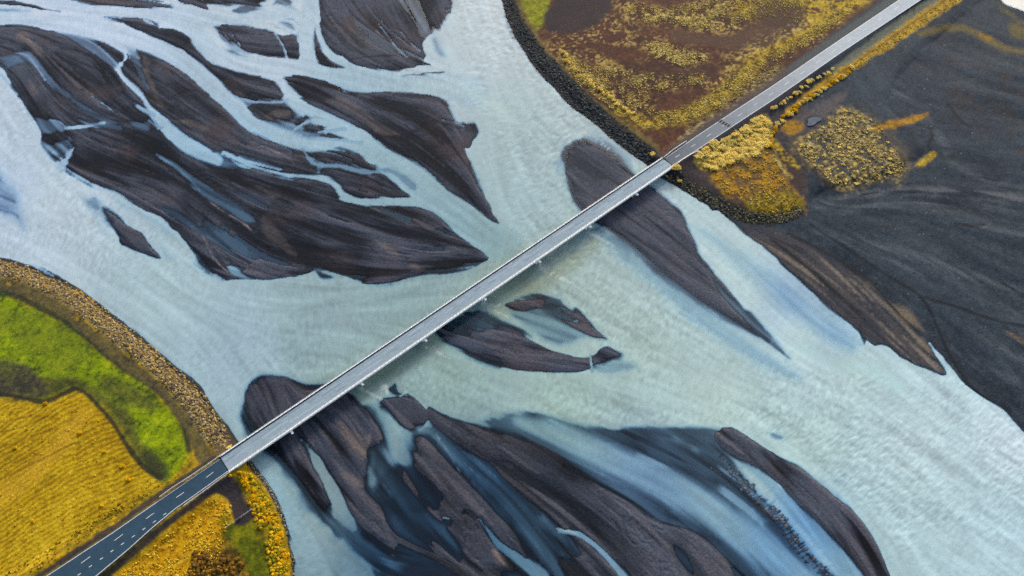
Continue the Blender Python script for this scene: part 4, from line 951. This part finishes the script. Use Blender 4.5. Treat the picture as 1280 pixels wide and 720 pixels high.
# south-western road: left (NW) edge line and right (SE) edge line as surveyed
NWL = [(-190, 883), (-60, 797.5), (0, 758.5), (60, 719), (140, 666.5), (180, 638.7), (240, 597.8), (274.6, 574.2)]
SEL = [(-190, 952), (-60, 855), (0, 808), (60, 763), (120, 720), (161.7, 685.3), (189.4, 660.3), (220, 635), (241, 620.4), (280, 592.4), (286, 588.2)]
qn = [np.array(G(x, y, DZ)) for x, y in NWL]; 
def poly_between(l1, l2, z, mat, name, grow=.45, parent=None):
    bm = bmesh.new()
    def ring(pp, sgn):
        q = [np.array(G(x, y, DZ)) for x, y in pp]; r_ = []
        for i, p in enumerate(q):
            d = q[min(i+1, len(q)-1)]-q[max(i-1, 0)]; d /= np.linalg.norm(d); r_.append(p+np.array([d[1], -d[0]])*sgn*grow)
        return r_
    a_ = ring(l1, -1); b_ = ring(l2, 1)
    # resample both to equal counts
    def rs(q, n_):
        L = np.r_[0, np.cumsum([np.linalg.norm(q[i+1]-q[i]) for i in range(len(q)-1)])]; t_ = np.linspace(0, L[-1], n_)
        return np.c_[np.interp(t_, L, [p[0] for p in q]), np.interp(t_, L, [p[1] for p in q])]
    a_ = rs(a_, 60); b_ = rs(b_, 60)
    va = [bm.verts.new((*p, z)) for p in a_]; vb = [bm.verts.new((*p, z)) for p in b_]
    la = [bm.verts.new((*p, z-.14)) for p in a_]; lb = [bm.verts.new((*p, z-.14)) for p in b_]
    for i in range(59):
        bm.faces.new((va[i], vb[i], vb[i+1], va[i+1])); bm.faces.new((va[i+1], la[i+1], la[i], va[i])); bm.faces.new((vb[i], lb[i], lb[i+1], vb[i+1]))
    return bm_obj(name, bm, mat, parent)
r1 = tag(poly_between(NWL, SEL, DZ, M_asph, 'road'), 'dark blue grey asphalt road with a widening turning lane at the lower left', 'road', kind='structure')
line_px(NWL, .2, DZ+.008, r1); line_px(SEL, .2, DZ+.008, r1)
def dashes(lst, w, z, parent, name='lane_dash'):
    for (x0, y0), (x1, y1) in lst: line_px([(x0, y0), (x1, y1)], w, z, parent, name)
dl = [((257.8, 596.8), (266.8, 590)), ((220.3, 622), (230, 615.3)), ((182.6, 648.3), (192.6, 641.2)), ((143, 675.6), (153.4, 668)), ((101.2, 704), (113, 695.6)), ((57, 735), (69.5, 726)), ((10, 767), (23, 758))]
dashes(dl, .17, DZ+.008, r1)
sl_ = [(86, 727.5), (99, 718), (113, 707.8), (126.8, 698.2), (140, 688.7), (153.3, 679.6), (167, 670.2), (179.7, 661.2), (193, 652), (206, 642.6)]
dashes([((x-1.9, y+1.3), (x+1.9, y-1.3)) for x, y in sl_], .22, DZ+.008, r1, 'short_dash')
NWN = [(831.5, 198), (870, 170.8), (920, 137.6), (970, 104.9), (1010, 77.3), (1050, 50), (1122, 1.4), (1190, -44.5), (1250, -85)]
SEN = [(840.5, 206.6), (870, 188), (920, 154.7), (970, 122), (1010, 94), (1050, 66), (1150, 0), (1200, -33), (1270, -79)]
r2 = poly_between(NWN, SEN, DZ, M_asph2, 'road')
# asphalt turns paler towards the far end
nt = M_asph2.node_tree; rgb = [n for n in nt.nodes if n.type == 'RGB'][0]; tcn = [n for n in nt.nodes if n.type == 'TEX_COORD'][0]
sx = nd(nt, 'ShaderNodeSeparateXYZ'); nt.links.new(tcn.outputs['Object'], sx.inputs[0])
x0 = G(835, 203, DZ)[0]; x1 = G(1050, 58, DZ)[0]
mr = nd(nt, 'ShaderNodeMapRange', i_From_Min=float(x0), i_From_Max=float(x1)); nt.links.new(sx.outputs[0], mr.inputs[0])
mc = nd(nt, 'ShaderNodeMix', data_type='RGBA'); nt.links.new(mr.outputs[0], mc.inputs['Factor'])
mc.inputs[6].default_value = (*S(92, 100, 108), 1); mc.inputs[7].default_value = (*S(182, 190, 194), 1)
for l in list(nt.links):
    if l.from_node == rgb: to = l.to_socket; nt.links.remove(l); nt.links.new(mc.outputs[2], to)
tag(r2, 'straight faded grey asphalt road climbing to the top right', 'road', kind='structure')
line_px(NWN, .2, DZ+.008, r2); line_px(SEN, .2, DZ+.008, r2)
mid = lambda x: np.interp(x, [835, 870, 970, 1050, 1136, 1250], [203, 179.6, 113.6, 58, -.3, -82])
for x in list(np.arange(847, 1140, 19.5)): dashes([((x-2.6, mid(x-2.6)), (x+2.6, mid(x+2.6)))], .2, DZ+.008, r2)

# ------------------------------------------------------------------ approach guard rails
def approach(pp, label):
    q = [np.array(G(x, y, DZ+.9)) for x, y in pp]; o0 = q[0]
    root = empty('guardrail', (o0[0], o0[1], DZ), label, 'guardrail', 'guardrails on the bridge approaches')
    bm = bmesh.new()
    for a_, b_ in zip(q[:-1], q[1:]):
        add_prism(bm, [(-.1, .55), (.1, .55), (.14, .68), (.1, .8), (.14, .92), (.05, 1.0), (-.1, 1.0)], (a_[0]-o0[0], a_[1]-o0[1], 0), (b_[0]-o0[0], b_[1]-o0[1], 0))
    bm_obj('rail', bm, M_steel, root)
    L = np.r_[0, np.cumsum([np.linalg.norm(q[i+1]-q[i]) for i in range(len(q)-1)])]
    for s in np.arange(.5, L[-1], 2.4):
        bm = bmesh.new(); x = np.interp(s, L, [p[0] for p in q])-o0[0]; y = np.interp(s, L, [p[1] for p in q])-o0[1]
        add_box(bm, (x, y, .22), (.12, .12, 1.24), ang); bm_obj('post', bm, M_steel, root)
approach([(276, 568.5), (255, 583.2), (240, 593.3), (215, 609.5), (199, 621)], 'pale steel guardrail beside the lower road on its field side')
approach([(287, 589.8), (270, 602.3), (255, 613.6), (243, 622), (229, 632.5)], 'pale steel guardrail between the lower road and the dark gravel pad')
approach([(829.5, 196.5), (842, 186.5), (858, 176)], 'short steel guardrail on the brown bank side of the upper road')
approach([(842.5, 207.5), (852, 200), (864, 192.5), (873, 188)], 'short steel guardrail by the round yellow shrub at the bridge end')

# ------------------------------------------------------------------ cattle grid across the upper road
ga = np.array(G(899.3, 150.6, DZ)); gb = np.array(G(912.6, 158.3, DZ)); gd = (gb-ga)/np.linalg.norm(gb-ga); gl_ = np.linalg.norm(gb-ga); ga_ang = math.atan2(gd[1], gd[0])
gm = (ga+gb)/2
cg = empty('cattle_grid', (gm[0], gm[1], DZ), 'dark barred cattle grid set across the upper road', 'cattle grid', None, ga_ang)
bm = bmesh.new(); add_box(bm, (0, 0, .016), (gl_+.4, 3.0, .01)); bm_obj('pit', bm, M_dark, cg)
M_bar = pbr('worn_grid_steel', S(122, 122, 130), .6, 3, .2, 0, 1, .3)
for k in range(5):
    bm = bmesh.new(); add_box(bm, ((k-2)*(gl_+.2)/4.4, 0, .045), (.32, 2.9, .05)); bm_obj('bar', bm, M_bar, cg)
for k in (-1, 1):
    bm = bmesh.new(); add_box(bm, (0, k*1.55, .04), (gl_+.5, .14, .06)); bm_obj('frame', bm, M_bar, cg)
fa = np.array(G(913.5, 159, 4.6)); fb = np.array(G(921.5, 165.5, 3.8)); fl = np.linalg.norm(fb-fa); d = (fb-fa)/fl
fe = empty('timber_fence', (fa[0], fa[1], 3.9), 'short pale timber wing fence running down from the cattle grid', 'fence', None, math.atan2(d[1], d[0]))
for zz in (.7, 1.15):
    bm = bmesh.new(); add_box(bm, (fl/2, 0, zz), (fl, .16, .22)); bm_obj('rail', bm, M_wood, fe)
for k in range(5):
    bm = bmesh.new(); add_box(bm, (fl*k/4, .12, .3), (.2, .2, 2.2)); bm_obj('post', bm, M_wood, fe)
fa = np.array(G(281, 661, 2.4)); fb = np.array(G(318, 635, 2.4)); fl = np.linalg.norm(fb-fa); d = (fb-fa)/fl
fe = empty('wire_fence', (fa[0], fa[1], 2.3), 'low pale post and wire fence crossing the dark gravel pad', 'fence', None, math.atan2(d[1], d[0]))
for k in range(9):
    bm = bmesh.new(); add_box(bm, (fl*k/8, 0, .5), (.16, .16, 1.4)); bm_obj('post', bm, M_wood, fe)
for zz in (.5, .8, 1.1):
    bm = bmesh.new(); add_box(bm, (fl/2, 0, zz), (fl, .04, .04)); bm_obj('wire', bm, M_steel, fe)
bm = bmesh.new(); add_box(bm, (fl*.47, 0, .75), (2.2, .12, 1.0)); bm_obj('gate', bm, M_wood, fe)
for (x, y, lb) in ((1085.5, 51, 'dark roadside marker post standing lower on the grassy verge'), (1142.5, 13, 'dark roadside marker post nearest the top of the verge')):
    p = G(x, y, 3.4); root = empty('marker_post', (p[0], p[1], 2.9), lb, 'marker post', 'marker posts on the road verge')
    bm = bmesh.new(); add_box(bm, (0, 0, .8), (.5, .22, 1.9), ang); bm_obj('post', bm, M_dark, root)
    bm = bmesh.new(); add_box(bm, (0, 0, 1.82), (.95, .12, .7), ang); bm_obj('plate', bm, M_dark, root)
# pond
th_ = np.linspace(0, 2*np.pi, 40, endpoint=False); c_ = np.array(G(1016.5, 151.8, 2.3)); ex = np.array(G(1026, 148, 2.3))-c_; ey = np.array(G(1018, 157.2, 2.3))-c_
bm = bmesh.new()
for zz, k_ in ((2.75, 1.0),):
    vs = [bm.verts.new((*(c_+(ex*math.cos(t_)+ey*math.sin(t_))*k_*(.86+.12*math.sin(3*t_+1)+.07*math.sin(5*t_))), zz)) for t_ in th_]; bm.faces.new(vs)
M_pond = pbr('still_pond_water', S(104, 112, 122), .9, .5, .2, 0, 2, spec=.05)
tag(bm_obj('pond', bm, M_pond), 'small grey pond beside the square of tussock grass', 'pond', kind='structure')

# ------------------------------------------------------------------ planting
def ground_z(px_, py_):
    """height of the ground that shows at a place, by walking along the sight line"""
    zz = 0.0
    for _ in range(4):
        x, y = G(px_, py_, zz); bx, by = P(x, y, 0.0)
        i = int(np.clip((bx-gx[0])/STEP, 0, W-1)); j = int(np.clip((by-gy[0])/STEP, 0, HH-1)); zz = float(Z[j, i])
    return x, y, zz
def leaf_cloud(seed, n, lobes, leaf):
    r = np.random.default_rng(seed); Vs, Fs, Cs = [], [], []
    L = [(r.uniform(-.55, .55), r.uniform(-.55, .55), r.uniform(.3, .62), r.uniform(.3, .5)) for _ in range(lobes)]
    for k in range(n):
        cx, cy, cz, rr = L[r.integers(lobes)]
        d = r.normal(size=3); d /= np.linalg.norm(d); rad = rr*r.uniform(.45, 1.05); c = np.array([cx, cy, cz])+d*rad*np.array([1, 1, .8])
        if c[2] < .02: c[2] = r.uniform(.02, .3)
        nrm = d+r.normal(size=3)*.35+np.array([0, .35, 1.3]); nrm /= np.linalg.norm(nrm); t_ = np.cross(nrm, r.normal(size=3)); t_ /= np.linalg.norm(t_); b_ = np.cross(nrm, t_)
        s = leaf*r.uniform(.6, 1.4); i = len(Vs)
        Vs += [c-t_*s-b_*s*.6, c+t_*s-b_*s*.6, c+t_*s*.7+b_*s*.6, c-t_*s*.7+b_*s*.6]; Fs.append((i, i+1, i+2, i+3)); Cs += [r.uniform(.8, 1.1)]*4
    return np.array(Vs), np.array(Fs), np.array(Cs)
def leaf_mat(name, c, vary):
    m, nt = new_mat(name); L = nt.links.new
    out = nd(nt, 'ShaderNodeOutputMaterial'); b = nd(nt, 'ShaderNodeBsdfDiffuse'); tl = nd(nt, 'ShaderNodeBsdfTranslucent'); mx_ = nd(nt, 'ShaderNodeMixShader', i_0=.4); L(b.outputs[0], mx_.inputs[1]); L(tl.outputs[0], mx_.inputs[2]); L(mx_.outputs[0], out.inputs[0])
    at = nd(nt, 'ShaderNodeAttribute', attribute_name='tone'); oi = nd(nt, 'ShaderNodeObjectInfo')
    rp = nd(nt, 'ShaderNodeMix', data_type='RGBA'); rp.inputs[6].default_value = (*c, 1); rp.inputs[7].default_value = (*vary, 1); L(oi.outputs['Random'], rp.inputs['Factor'])
    sc_ = nd(nt, 'ShaderNodeVectorMath', operation='SCALE'); L(rp.outputs[2], sc_.inputs[0]); L(at.outputs['Fac'], sc_.inputs['Scale']); L(sc_.outputs[0], b.inputs['Color']); L(sc_.outputs[0], tl.inputs['Color'])
    return m
M_pale = leaf_mat('pale_yellow_foliage', (.95, .74, .2), (.8, .58, .14))
M_gold = leaf_mat('golden_foliage', (.85, .5, .01), (.66, .36, .01))
M_stem = pbr('shrub_wood', S(92, 74, 56), .9, 5, .3)
protos = {}
def proto(matname, mat, k):
    key = (matname, k)
    if key not in protos:
        v, f_, c = leaf_cloud(100+k, 420, 9, .085); me_o = np_mesh('crown', v, f_, mat, None, False, {'tone': ('FLOAT', c)})
        me = me_o.data; bpy.data.objects.remove(me_o); protos[key] = me
    return protos[key]
bm = bmesh.new()
for k in range(5):
    a_ = k*1.256; tip = (.3*math.cos(a_), .3*math.sin(a_), .55); base = (.04*math.cos(a_), .04*math.sin(a_), -.1)
    vb = [bm.verts.new((base[0]+.035*math.cos(t), base[1]+.035*math.sin(t), base[2])) for t in (0, 2.1, 4.2)]; vt = [bm.verts.new((tip[0]+.012*math.cos(t), tip[1]+.012*math.sin(t), tip[2])) for t in (0, 2.1, 4.2)]
    for q_ in range(3): bm.faces.new((vb[q_], vb[(q_+1) % 3], vt[(q_+1) % 3], vt[q_]))
    bm.faces.new(vt)
so_ = bm_obj('stem', bm, M_stem); stem_me = so_.data; bpy.data.objects.remove(so_)
def shrub(x, y, r_px, mat, label, group, hk=.9):
    gx_, gy_, gz = ground_z(x, y); dpp = (gy_*ST_+ (H-gz)*CT_)/FPX; r = r_px*dpp*1.25
    k = random.randrange(6)
    root = bpy.data.objects.new('shrub', None); root.empty_display_size = .3
    root.location = (gx_, gy_, gz-.08); root.rotation_euler = (0, 0, random.uniform(0, 6.28)); root.scale = (r*random.uniform(.8, 1.25), r*random.uniform(.7, 1.2), r*hk*random.uniform(.6, 1.25))
    tag(link(root), label, 'shrub', group)
    cr = bpy.data.objects.new('crown', proto(mat.name, mat, k)); link(cr, root)
    st_ = bpy.data.objects.new('stem', stem_me); link(st_, root)
CT_, ST_ = math.cos(TH), math.sin(TH)
def in_poly(p, x, y):
    c = False; n = len(p)
    for i in range(n):
        (ax, ay), (bx, by) = p[i], p[(i+1) % n]
        if (ay > y) != (by > y) and x < (bx-ax)*(y-ay)/(by-ay)+ax: c = not c
    return c
def scatter(poly, sp):
    p = P2(poly); out_ = []; lo, hi = p.min(0), p.max(0)
    for _ in range(int((hi-lo).prod()/sp**2*14)):
        x, y = random.uniform(lo[0], hi[0]), random.uniform(lo[1], hi[1])
        if in_poly(p, x, y) and all((x-a_)**2+(y-b_)**2 > sp*sp for a_, b_ in out_): out_.append((x, y))
    return out_
def along_line(s, sp, j=1.0):
    p = P2(s); L = np.r_[0, np.cumsum(np.hypot(*np.diff(p, axis=0).T))]; out_ = []
    for t_ in np.arange(0, L[-1], sp): out_.append((np.interp(t_, L, p[:, 0])+random.uniform(-j, j), np.interp(t_, L, p[:, 1])+random.uniform(-j, j)))
    return out_
for x, y in scatter("869,196 880,184 900,178 915,170 930,160 942,148 956,145 963,160 960,178 945,193 925,198 905,206 885,211 873,206", 4.6):
    shrub(x, y, random.uniform(3.0, 6.4), M_pale, 'pale yellow willow in the dense thicket right of the cattle grid', 'willows in the thicket by the cattle grid', .55)
for x, y in along_line("966,136 985,125 1000,114 1012,104 1030,94 1042,86", 5.5, 1.5):
    shrub(x, y, random.uniform(2.4, 4.0), M_pale, 'pale shrub in the broken row close along the upper road', 'shrubs in the row along the upper road')
for x, y in along_line("962,182 966,166 976,150 990,140 1004,128 1022,118 1040,104 1058,94 1066,84", 5, 1.5):
    shrub(x, y, random.uniform(2.6, 4.4), random.choice([M_pale, M_pale, M_gold]), 'yellow shrub in the second row between road and pond', 'shrubs in the row near the pond')
for x, y in along_line("703,66 714,84 728,98 744,108 762,120 776,134 796,146", 6, 2.5):
    shrub(x, y, random.uniform(2.6, 4.2), M_pale, 'yellow shrub in the curved row on the brown bank', 'shrubs in the curved row on the brown bank')
shrub(845.5, 210.5, 6.5, M_pale, 'round yellow shrub close to the north end of the bridge', None)
shrub(834, 218, 2.4, M_pale, 'tiny yellow shrub below the north end of the bridge', None)
shrub(815, 193.5, 4.5, M_pale, 'yellow shrub on the dark stones left of the bridge end', None)
shrub(850, 226, 3, M_pale, 'straggly pale shrub on the dark stones right of the bridge end', None)
for x, y in along_line("300,590 308,604 318,618 326,630 334,642 342,656 348,670 353,686 357,702 360,718", 5.2, 4):
    shrub(x, y, random.uniform(2.8, 4.6), M_gold, 'golden shrub on the strip along the lower river bank', 'golden shrubs along the lower river bank')
shrub(318, 624, 4.5, M_gold, 'golden shrub standing apart by the end of the wire fence', None)
shrub(287.5, 559.5, 3.2, M_pale, 'pale straw coloured shrub against the south end of the bridge', None)
for x, y in ((127, 632), (57, 505), (100, 540), (130, 565), (152, 583), (20, 560), (42, 652), (160, 600)):
    shrub(x, y, random.uniform(2.2, 3.4), M_gold, 'golden clump standing in the large yellow field', 'golden clumps in the yellow field')
for x, y in scatter("1000,182 1014,167 1040,145 1054,138 1078,141 1096,152 1102,168 1126,192 1130,212 1120,222 1092,222 1062,232 1042,228 1016,206", 8):
    shrub(x, y, random.uniform(1.0, 2.8), M_pale, 'straw coloured tussock in the square patch below the pond', 'tussocks in the square patch', .6)
# grass tufts too many to count
CX, CY = LX, LY
yel_ = np.clip((C[..., 0]-C[..., 2]*1.2)/.16, 0, 1)
Cg = yel_*sm(.25, .6, vg2*.6+veg*.4)
CX, CY = BX, BY
def tufts(name, label, cat, spec, seed):
    r = np.random.default_rng(seed); Vs, Fs, Cs = [], [], []
    for poly, n, s0_, s1_, cols in spec:
        p = P2(poly); lo, hi = p.min(0), p.max(0); k = 0; tries = 0
        while k < n and tries < n*14:
            tries += 1; x, y = r.uniform(lo[0], hi[0]), r.uniform(lo[1], hi[1])
            if not in_poly(p, x, y): continue
            j = int((y-gy[0])/STEP); i = int((x-gx[0])/STEP)
            cc = Cg[min(max(j, 0), HH-1), min(max(i, 0), W-1)]
            if cc < r.uniform(.0, 1.0): continue
            k += 1; wx, wy, wz = ground_z(x, y); s = r.uniform(s0_, s1_); c = cols[r.integers(len(cols))]*r.uniform(.7, 1.2); b = len(Vs)
            a0 = r.uniform(0, 6.28)
            for q_ in range(6):
                a_ = a0+q_*1.047; rr = s*r.uniform(.75, 1.2); Vs.append((wx+rr*math.cos(a_), wy+rr*math.sin(a_), wz-.05)); Cs.append(c*.8)
            for q_ in range(6):
                a_ = a0+q_*1.047+.4; rr = s*r.uniform(.45, .9); Vs.append((wx+rr*math.cos(a_), wy+rr*math.sin(a_), wz+s*r.uniform(.45, .8))); Cs.append(c)
            Vs.append((wx, wy, wz+s*r.uniform(.7, 1.0))); Cs.append(c*1.1)
            for q_ in range(6):
                n_ = (q_+1) % 6; Fs += [(b+q_, b+n_, b+6+n_), (b+q_, b+6+n_, b+6+q_), (b+6+q_, b+6+n_, b+12)]
    o = np_mesh(name, np.array(Vs), np.array(Fs), M_tuft, None, False, {'col': ('FLOAT_COLOR', np.clip(np.array(Cs), 0, 1))})
    return tag(o, label, cat, kind='stuff')
M_tuft = pbr('tuft_material', (0, 0, 0), .9, 3, .3, 0, attr='col', spec=.15)
Y1, Y2, Y3, Y4 = S(240, 214, 130), S(214, 182, 84), S(180, 146, 66), S(206, 150, 14)
tufts('tussock_grass', 'straw yellow tussock grass scattered over the brown northern bank', 'grass', [
    ("700,60 730,80 790,90 850,92 880,90 880,104 830,112 800,134 840,140 880,122 905,104 930,84 960,66 1000,44 1060,4 1075,6 1010,56 950,104 905,132 860,152 810,160 770,140 720,104", 4600, .15, .6, [Y1, Y2, Y3]),
    ("775,0 830,8 900,-4 960,-4 1010,0 1000,30 960,20 900,36 850,32 800,26", 3000, .15, .55, [Y1, Y2, Y3]),
    ("805,50 840,56 880,66 880,78 850,82 820,72", 500, .2, .7, [Y1, Y2]),
    ("995,184 1040,144 1060,136 1100,156 1134,206 1120,224 1060,234 1040,230", 1300, .2, .7, [Y1, S(170, 140, 84), S(130, 108, 74)]),
    ("884,214 945,196 962,188 990,235 1000,262 960,268 912,246", 420, .25, .8, [Y2, Y4, Y3]),
    ("985,138 1100,56 1190,-4 1205,-4 1140,40 1060,96 1000,132", 420, .25, .7, [Y4, Y2])], 5)
tufts('dry_grass', 'golden dry grass growing over the fields at the lower left', 'grass', [
    ("0,503 55,506 95,487 140,530 178,585 205,612 120,668 0,748", 120, .2, .5, [S(212, 160, 24), S(190, 140, 16), S(226, 184, 60)]),
    ("138,730 222,656 262,622 290,631 284,664 262,726", 900, .2, .5, [S(222, 170, 20), S(200, 146, 10), S(236, 196, 60)]),
    ("205,602 232,588 222,600 130,658 60,704 0,744 0,722 130,640", 380, .2, .6, [S(190, 146, 20), S(150, 120, 14), S(110, 98, 14)]),
    ("285,590 312,592 345,640 360,720 340,720 325,660 300,615", 450, .4, 1.0, [S(226, 170, 10), S(180, 146, 14), S(140, 130, 14)]),
    ("240,690 300,690 310,720 236,720", 120, .5, 1.3, [S(150, 108, 26), S(110, 76, 22)])], 6)
# rock armour of the banks
def rocks(name, label, strokes, seed):
    r = np.random.default_rng(seed); Vs, Fs, Cs = [], [], []
    for s, n, cols, lo, hi in strokes:
        p = smooth(P3(s), False); L = np.r_[0, np.cumsum(np.hypot(*np.diff(p[:, :2], axis=0).T))]
        for _ in range(n):
            t_ = r.uniform(0, L[-1]); x = np.interp(t_, L, p[:, 0]); y = np.interp(t_, L, p[:, 1]); w = np.interp(t_, L, p[:, 2])
            x += r.uniform(-w, w); y += r.uniform(-w, w)*.8
            if not (-60 < x < 1340 and -40 < y < 770): continue
            wx, wy, wz = ground_z(x, y)
            if wz < .05: continue
            sz = r.uniform(lo, hi); b = len(Vs); c = cols[r.integers(len(cols))]*r.uniform(.6, 1.3)
            for d in ((1, 0, 0), (0, 1, 0), (-1, 0, 0), (0, -1, 0), (0, 0, .8), (.6, .6, .5), (-.6, .6, .5), (-.6, -.6, .5), (.6, -.6, .5)):
                q_ = np.array(d)*sz*r.uniform(.7, 1.2); Vs.append((wx+q_[0], wy+q_[1], wz-.08+q_[2])); Cs.append(c)
            for a_, b_, c_ in ((0, 5, 8), (1, 6, 5), (2, 7, 6), (3, 8, 7)): Fs.append((b+a_, b+b_, b+c_))
            for a_, b_, c_ in ((0, 1, 5), (1, 2, 6), (2, 3, 7), (3, 0, 8), (5, 6, 4), (6, 7, 4), (7, 8, 4), (8, 5, 4)): Fs.append((b+a_, b+b_, b+c_))
    o = np_mesh(name, np.array(Vs), np.array(Fs), M_rock, None, False, {'col': ('FLOAT_COLOR', np.clip(np.array(Cs), 0, 1))})
    return tag(o, label, 'rocks', kind='stuff')
M_rock = pbr('rock_material', (0, 0, 0), .9, 2, .25, 0, attr='col', spec=.25)
rocks('rock_armour', 'brown and straw coloured stones armouring the curved lower left bank', [
    ("-60,320,9 0,334,10 35,343,10 80,364,11 120,392,12 160,424,12 195,452,12 222,479,13 245,507,14 265,534,14 280,552,10", 4200, [S(160, 138, 92), S(110, 92, 66), S(190, 166, 112), S(84, 70, 58), S(170, 136, 50)], .25, .75),
    ("308,576,3 332,604,3 347,630,3 358,657,3 366,690,3 370,724,3", 360, [S(70, 66, 62), S(110, 104, 96), S(150, 140, 120)], .25, .6)], 8)
rocks('rock_armour', 'dark grey boulders armouring the edge of the upper bank', [
    ("632,-20,6 634,0,7 644,24,8 656,46,9 674,72,10 697,98,11 720,122,11 745,145,11 770,165,11 792,182,11 812,198,10", 1700, [S(50, 52, 54), S(70, 72, 70), S(40, 42, 46), S(100, 98, 90)], .3, .9),
    ("838,216,7 852,228,8 872,241,8 892,251,8 912,263,8 936,271,8 962,273,8 985,270,7 1000,262,6", 1000, [S(60, 58, 52), S(90, 84, 60), S(44, 44, 46), S(130, 118, 76)], .3, .8)], 9)
print('plants', round(time.time()-T0, 1))

# ------------------------------------------------------------------ light, sky, camera
SUN_EL, SUN_AZ = math.radians(25), math.radians(18)          # azimuth from +Y (up in the photo) towards +X
w = bpy.data.worlds.new("World"); sc.world = w; w.use_nodes = True; nt = w.node_tree
sky = nt.nodes.new('ShaderNodeTexSky'); sky.sky_type = 'NISHITA'; sky.sun_disc = False; sky.sun_elevation = SUN_EL; sky.sun_rotation = SUN_AZ
sky.air_density = 1.0; sky.dust_density = 3.0; sky.ozone_density = .7
bg = nt.nodes['Background']; nt.links.new(sky.outputs[0], bg.inputs[0]); bg.inputs[1].default_value = .12
ld = bpy.data.lights.new('sun', 'SUN'); ld.energy = 1.5; ld.angle = math.radians(11); ld.color = (1, .975, .945)
lo = bpy.data.objects.new('sun', ld); link(lo)
import mathutils
dv = mathutils.Vector((math.sin(SUN_AZ)*math.cos(SUN_EL), math.cos(SUN_AZ)*math.cos(SUN_EL), math.sin(SUN_EL)))
lo.rotation_euler = dv.to_track_quat('Z', 'Y').to_euler(); lo.location = dv*400
cam = bpy.data.cameras.new('camera'); cam.sensor_width = 36; cam.lens = 36*FPX/1280; cam.clip_end = 30000; cam.clip_start = 1
co = bpy.data.objects.new('camera', cam); link(co); co.location = (0, 0, H); co.rotation_euler = (TH, 0, 0); sc.camera = co
sc.view_settings.view_transform = 'Standard'; sc.view_settings.look = 'None'; sc.view_settings.gamma = 1; sc.view_settings.use_curve_mapping = False
sc.view_settings.exposure = 1.2
sc.cycles.use_denoising = False; sc.cycles.max_bounces = 6; sc.cycles.transparent_max_bounces = 8; sc.cycles.diffuse_bounces = 2
print('done', round(time.time()-T0, 1), [(k_, round(cx), round(cy), n_) for k_, cx, cy, n_ in BAR_LABELS])
